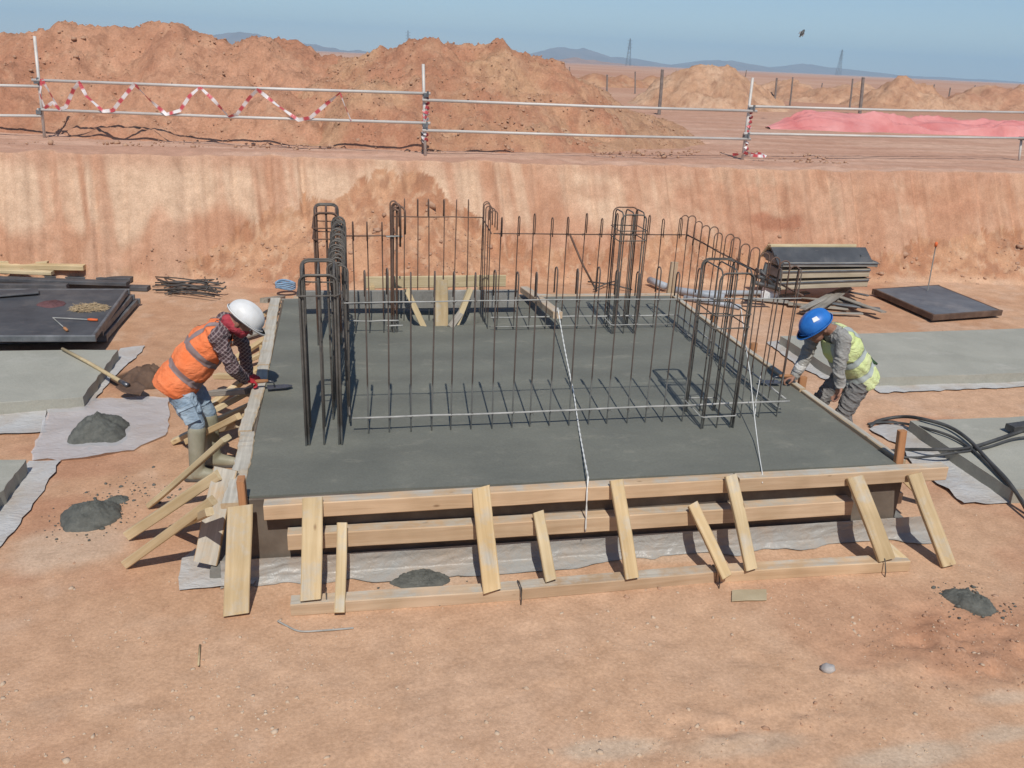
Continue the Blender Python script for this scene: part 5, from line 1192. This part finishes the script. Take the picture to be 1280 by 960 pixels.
def worker(sp):
    J = {k: Vector(v) if not isinstance(v, (int, float)) else v for k, v in sp['j'].items()}
    root = thing('person', sp['label'], 'person', (J['ankle_n'].x*.5+J['ankle_f'].x*.5, J['ankle_n'].y*.5+J['ankle_f'].y*.5, 0))
    side = Vector((0, -1, 0)) if 'side' not in sp else Vector(sp['side'])             # towards the near (camera) side
    hip, chest, neck, head = J['hip'], J['chest'], J['neck'], J['head']
    spine = (chest-hip).normalized(); fwd = Vector(sp['facing']); front = (fwd-spine*fwd.dot(spine)).normalized()
    Rt = Matrix((front, spine.cross(front), spine)).transposed()                      # x front, y side, z up the spine
    SK, SH, TR, GL, BT, SC, HR = range(7)
    torso = [('e', hip+spine*.02, (.125, .170, .12), Rt, TR), ('e', hip.lerp(chest, .45), (.118, .155, .17), Rt, SH), ('e', chest-spine*.05, (.128, .175, .17), Rt, SH), ('e', chest.lerp(neck, .55), (.09, .17, .075), Rt, SH),
             ('c', J['sh_n']-side*.05, .075, J['sh_n'], .066, SH), ('c', J['sh_f']+side*.05, .075, J['sh_f'], .066, SH)]
    Pm = list(torso)
    Pm += [('c', chest.lerp(neck, .7), .058, neck.lerp(head, .5), .052, SC if sp.get('scarf') else SK)]
    hf = Vector(sp['hf']).normalized(); hu = Vector(sp['hu']); Rh = frame(hf, hu); F3 = Rh @ Vector((1, 0, 0)); U3 = Rh @ Vector((0, 0, 1)); L3 = Rh @ Vector((0, 1, 0))
    hs = SC if sp.get('scarf') else SK
    Pm += [('e', head+U3*.02, (.098, .076, .105), Rh, SK), ('e', head+F3*.035-U3*.05, (.062, .055, .065), Rh, hs), ('c', head+F3*.088+U3*.005, .010, head+F3*.112-U3*.03, .015, SK), ('e', head+F3*.08-U3*.065, (.022, .028, .012), Rh, hs), ('e', head+F3*.06-U3*.095, (.026, .03, .02), Rh, hs)]
    for s in (-1, 1): Pm += [('e', head+L3*(s*.078)-U3*.01-F3*.012, (.018, .010, .032), Rh, SK), ('e', head+F3*.085+L3*(s*.03)+U3*.012, (.012, .018, .008), Rh, SK)]
    if sp.get('scarf'): Pm += [('e', head-U3*.06-F3*.01, (.085, .078, .055), Rh, SC), ('e', neck.lerp(head, .35), (.085, .085, .05), Rh, SC)]
    for k in ('n', 'f'):
        Pm += [('c', J['sh_'+k], .064, J['el_'+k], .050, SH), ('c', J['el_'+k], .050, J['wr_'+k], .038, SH)]
        Pm += [('c', J['hp_'+k], .098, J['hp_'+k].lerp(J['kn_'+k], .5), .088, TR), ('c', J['hp_'+k].lerp(J['kn_'+k], .5), .088, J['kn_'+k], .070, TR), ('c', J['kn_'+k], .068, J['ankle_'+k], .052, TR)]
        h = sp['hand_'+k]; Pm += hand_prims(J['wr_'+k], h[0], h[1], h[2], GL, h[3])
    me = remesh(Pm, .0062, 3); label_faces(me, Pm, [M[q] for q in sp['mats']])
    n_ = len(me.vertices); co = np.zeros(n_*3, np.float32); me.vertices.foreach_get('co', co); co = co.reshape(-1, 3).astype(float)
    no = np.zeros(n_*3, np.float32); me.vertex_normals.foreach_get('vector', no); no = no.reshape(-1, 3)
    Dv = np.stack([dist_prim(p, co) for p in Pm], 1); lab = np.array([p[-1] for p in Pm])[Dv.argmin(1)]; cl = ((lab == SH) | (lab == TR)).astype(float); low = np.zeros(n_)
    for k in ('n', 'f'):
        a0 = J['ankle_'+k]; tp_ = a0+(J['kn_'+k]-a0).normalized()*(sp['boot_h']+.05); low = np.maximum(low, (dist_prim(('c', a0, .0, tp_, .0, 0), co) < .11).astype(float)*(lab == TR))
    cl = cl*(1-low)
    a_ = fbm(co[:, 0]*9+co[:, 2]*13, co[:, 1]*11-co[:, 2]*8+co[:, 0]*5, 61, 3); cr = (1-np.clip(np.abs(a_-.5)*7, 0, 1))*.012+(fbm(co[:, 0]*25, co[:, 1]*25+co[:, 2]*22, 62, 2)-.5)*.008
    co = co+no*((cr-.002)*cl-.006*low)[:, None]; me.vertices.foreach_set('co', co.astype(np.float32).ravel()); me.update()
    body = link('body', me, None, root)
    for s in (-1, 1):
        link('eye', mesh('eye', *tube([head+F3*.086+L3*(s*.03)-U3*.004, head+F3*.094+L3*(s*.03)-U3*.004], [.011, .006], 8)), M['eye'], root, True)
    # boots
    for k in ('n', 'f'):
        a = J['ankle_'+k]; toe = Vector(sp['toe']).normalized(); up = (J['kn_'+k]-a).normalized(); top = a+up*sp['boot_h']
        Pb = [('c', a+Vector((0, 0, -.02)), .058, top, .070, 0), ('c', Vector((a.x, a.y, .045))-toe*.05, .046, Vector((a.x, a.y, .042))+toe*.15, .040, 0), ('c', Vector((a.x, a.y, .06))+toe*.03, .055, Vector((a.x, a.y, .045))+toe*.12, .044, 0)]
        mb = remesh(Pb, .009, 3); label_faces(mb, Pb, [M[sp['boot']]]); bo = link('boot', mb, None, root)
        Ps = [('c', Vector((a.x, a.y, .012))-toe*.06, .046, Vector((a.x, a.y, .012))+toe*.16, .043, 0)]; ms_ = remesh(Ps, .008, 1)
        bm = bmesh.new(); bm.from_mesh(ms_)
        for v in bm.verts: v.co.z = min(max(v.co.z, 0.0), .024)
        bm.to_mesh(ms_); bm.free(); link('sole', ms_, M['darkboot'], bo, True)
    # vest, cut clean at hem, neck and armholes
    vp = [p for p in torso]+[('c', hip-spine*.02, .0, hip-spine*.02, .0, 0)]
    vprims = [('e', hip-spine*.02, (.158, .208, .21), Rt, 0), ('e', hip.lerp(chest, .45), (.156, .206, .20), Rt, 0), ('e', chest-spine*.05, (.152, .206, .18), Rt, 0), ('e', chest.lerp(neck, .45), (.110, .222, .088), Rt, 0)]
    vm = remesh(vprims, .010, 6)
    hem = hip-spine*sp.get('hem', .05); arm_c = .26
    top = neck-spine*.035-front*.01
    planes = [(hem, -spine+front*sp.get('hemtilt', 0)), (top, (spine+front*.35).normalized()), ((J['sh_n']+J['sh_f'])/2+side*arm_c, side), ((J['sh_n']+J['sh_f'])/2-side*arm_c, -side)]
    bmv = cutmesh(vm, planes); 
    for v in bmv.verts:
        q = v.co; nz = float(fbm(np.array([q.x*7+3]), np.array([q.z*7+q.y*5]), 5, 3)[0])-.5; rz = max(0, 1-abs(float(fbm(np.array([q.x*6+q.z*7]), np.array([q.y*8-q.z*4]), 9, 2)[0])-.5)*8); v.co = q+(v.normal*(nz*.022+rz*.011))
    mv = bm_mesh('vest', bmv); vest = link('vest', mv, M[sp['vest']], root, True); sd_ = vest.modifiers.new('thick', 'SOLIDIFY'); sd_.thickness = .006; sd_.offset = 1
    def band(t, w, tilt, nm='reflective_strip'):
        c = hip.lerp(neck, t); n_ = (spine+front*tilt).normalized()
        b = cutmesh(mv, [(c+n_*w/2, n_), (c-n_*w/2, -n_)]); b.normal_update()
        for v in b.verts: v.co = v.co+v.normal*.010
        if len(b.faces) == 0: b.free(); return
        o = link(nm, bm_mesh(nm, b), M[sp['strip']], vest, True)
    for t, w, tl in sp['bands']: band(t, w, tl)
    for s in (sp['straps']):
        c = chest+side*s; n_ = side; b = cutmesh(mv, [(c+n_*.026, n_), (c-n_*.026, -n_), (hip.lerp(neck, sp['bands'][-1][0]), -spine)]); b.normal_update()
        for v in b.verts: v.co = v.co+v.normal*.009
        link('reflective_strip', bm_mesh('reflective_strip', b), M[sp['strip']], vest, True)
    helmet(root, head+U3*.045+F3*.0, F3, U3, sp['helmet'], sp.get('sticker', False))
    return root, J
def trowel(label, blade_c, dirv, n, handle_len=.12):
    d = Vector(dirv).normalized(); n = Vector(n).normalized(); d = (d-n*d.dot(n)).normalized(); s = n.cross(d); c = Vector(blade_c)
    t = thing('trowel', label, 'trowel', c, 0, 'trowels held by the workers')
    V = [c-d*.10-s*.045, c+d*.05-s*.042, c+d*.10-s*.015, c+d*.10+s*.015, c+d*.05+s*.042, c-d*.10+s*.045]; V = V+[v+n*.004 for v in V]
    link('blade', mesh('blade', V, [(5, 4, 3, 2, 1, 0), (6, 7, 8, 9, 10, 11)]+[(i, (i+1) % 6, 6+(i+1) % 6, 6+i) for i in range(6)]), M['steel'], t)
    link('tang', mesh('tang', *tube([c-d*.04+n*.004, c-d*.05+n*.05, c-d*.10+n*.06], .006, 6)), M['steel'], t, True)
    h0 = c-d*.09+n*.06; link('handle', mesh('handle', *tube([h0, h0-d*.03, h0-d*.08, h0-d*handle_len], [.012, .016, .018, .013], 8)), M['red_wood'], t, True); return t

# worker in orange, left of the footing
hipL = py(224, 474, 1.62); neckL = py(283, 404, 1.66); chestL = hipL.lerp(neckL, .70); headL = py(302, 402, 1.64)
shL_n = py(272, 422, 1.46); elL_n = py(291, 460, 1.47); wrL_n = pz(306, 474, FT+.115)
an = py(246, 588, 1.44); an.z = .085; af = Vector((an.x+.10, 1.68, .085))
Lw = dict(label='person in orange vest and white helmet bending over the footing edge', facing=(1, 0, -.2), scarf=True, mats=['skin', 'plaid', 'denim', 'redglove', 'rubber', 'redscarf', 'hair'],
    j=dict(hip=hipL, chest=chestL, neck=neckL, head=headL, sh_n=shL_n, sh_f=Vector((shL_n.x+.02, 1.85, shL_n.z+.02)), el_n=elL_n, el_f=Vector((elL_n.x+.03, 1.98, elL_n.z+.02)), wr_n=wrL_n, wr_f=Vector((wrL_n.x+.0, 2.06, .66)),
           hp_n=hipL+Vector((0, -.095, -.03)), hp_f=hipL+Vector((.02, .095, -.03)), kn_n=py(246, 530, 1.46), kn_f=Vector((hipL.x+.18, 1.70, .47)), ankle_n=an, ankle_f=af),
    hf=(.74, -.08, -.62), hu=(.62, 0, .78), toe=(1, -.12, 0), boot='rubber', boot_h=.34, hand_n=((.8, .3, -.35), (0, .1, -1), (-.2, 1, 0), .95), hand_f=((.9, 0, -.45), (0, 0, -1), (0, -1, 0), .5),
    vest='orangevest', strip='strip_a', bands=[(.16, .055, .1), (.50, .055, .1)], straps=(.10, -.10), helmet='helmet_w', hem=.10, hemtilt=.16)
worker(Lw)
LW_ = [o for o in bpy.data.objects if o.name.startswith('person')][0]; pk = Lw['j']['hp_n'].lerp(Lw['j']['kn_n'], .62); pd = (Lw['j']['kn_n']-Lw['j']['hp_n']).normalized()
board('pocket', pk-pd*.07+Vector((.01, -.082, 0)), pk+pd*.07+Vector((.01, -.080, 0)), .12, .016, M['denim'], LW_, up=(0, -1, 0), jit=.004); board('pocket_flap', pk-pd*.075+Vector((.01, -.090, 0)), pk-pd*.045+Vector((.01, -.090, 0)), .13, .014, M['denim'], LW_, up=(0, -1, 0), jit=.003)
hb_ = wrL_n+Vector((.8, .3, -.35)).normalized()*.09
trowel('steel trowel in the red gloved hand at the footing edge', (hb_.x+.19, hb_.y+.02, FT+.022), (1, .12, 0), (0, 0, 1))
# worker in yellow, right of the footing
hipR = py(1071, 468, 1.47); neckR = py(1040, 409, 1.47); chestR = hipR.lerp(neckR, .70); headR = py(1022, 410, 1.46)
shR_n = py(1054, 424, 1.28); elR_n = py(1049, 462, 1.24); wrR_n = py(1050, 482, 1.22)
hR = pz(986, 474, FT+.06); shR_f = Vector((shR_n.x-.04, 1.64, shR_n.z-.01))
Rw = dict(label='person in yellow vest and blue helmet stooping beside the footing', facing=(-1, 0, -.2), mats=['skin', 'greyshirt', 'greytrouser', 'skin', 'darkboot', 'skin', 'hair'],
    j=dict(hip=hipR, chest=chestR, neck=neckR, head=headR, sh_n=shR_n, sh_f=shR_f, el_n=elR_n, el_f=(shR_f+hR)/2+Vector((.05, .03, -.05)), wr_n=wrR_n, wr_f=hR+Vector((.07, .03, .02)),
           hp_n=hipR+Vector((-.02, -.10, -.02)), hp_f=hipR+Vector((-.03, .10, -.02)), kn_n=Vector((hipR.x-.13, 1.36, .41)), kn_f=Vector((hipR.x-.24, 1.60, .42)), ankle_n=Vector((hipR.x+.02, 1.36, .085)), ankle_f=Vector((hipR.x-.06, 1.62, .085))),
    hf=(-.80, -.12, -.58), hu=(-.58, 0, .80), toe=(-1, -.1, 0), boot='darkboot', boot_h=.16, hand_n=((-.10, -.05, -1), (-1, 0, 0), (0, -1, 0), .45), hand_f=((-.95, .1, -.25), (0, 0, -1), (0, -1, 0), 1.0),
    vest='yellowvest', strip='strip_b', bands=[(.12, .055, .1), (.44, .055, .1)], straps=(.11, -.11), helmet='helmet_b', sticker=True, hem=.07)
rw, RJ = worker(Rw)
link('cuff', mesh('cuff', *tube([RJ['wr_f']+(RJ['el_f']-RJ['wr_f']).normalized()*.03, RJ['wr_f']+(RJ['el_f']-RJ['wr_f']).normalized()*.12], [.046, .052], 14)), M['cuff'], rw, True)
gp = py(1091, 450, 1.46); parts = [tube([gp+Vector((-.07, 0, .05)), gp+Vector((-.01, 0, -.01)), gp+Vector((.05*k, .0, -.06+.02*abs(k)))], [.022, .02, .010], 7) for k in (-1, -.3, .4, 1.0)]
link('glove', mesh('glove', *join(parts)), M['green'], rw, True)
trowel('steel trowel pushed over the concrete by the stooping worker', (hR.x-.17, hR.y+.04, FT+.022), (-1, .1, 0), (0, 0, 1))

# ------------------------------------------------------------------ haze over the plain
hb = mesh('haze', *box(0, 2600, 70, 9000, 5600, 146))
hm = bpy.data.materials.new('desert_haze'); hm.use_nodes = True; hn = hm.node_tree; hn.nodes.remove(hn.nodes['Principled BSDF'])
pv_ = hn.nodes.new('ShaderNodeVolumePrincipled'); pv_.inputs['Color'].default_value = (.46, .76, 1.0, 1); pv_.inputs['Density'].default_value = .00035; pv_.inputs['Anisotropy'].default_value = .0
hn.links.new(pv_.outputs[0], hn.nodes['Material Output'].inputs['Volume'])
tag(link('haze', hb, hm), kind='stuff')
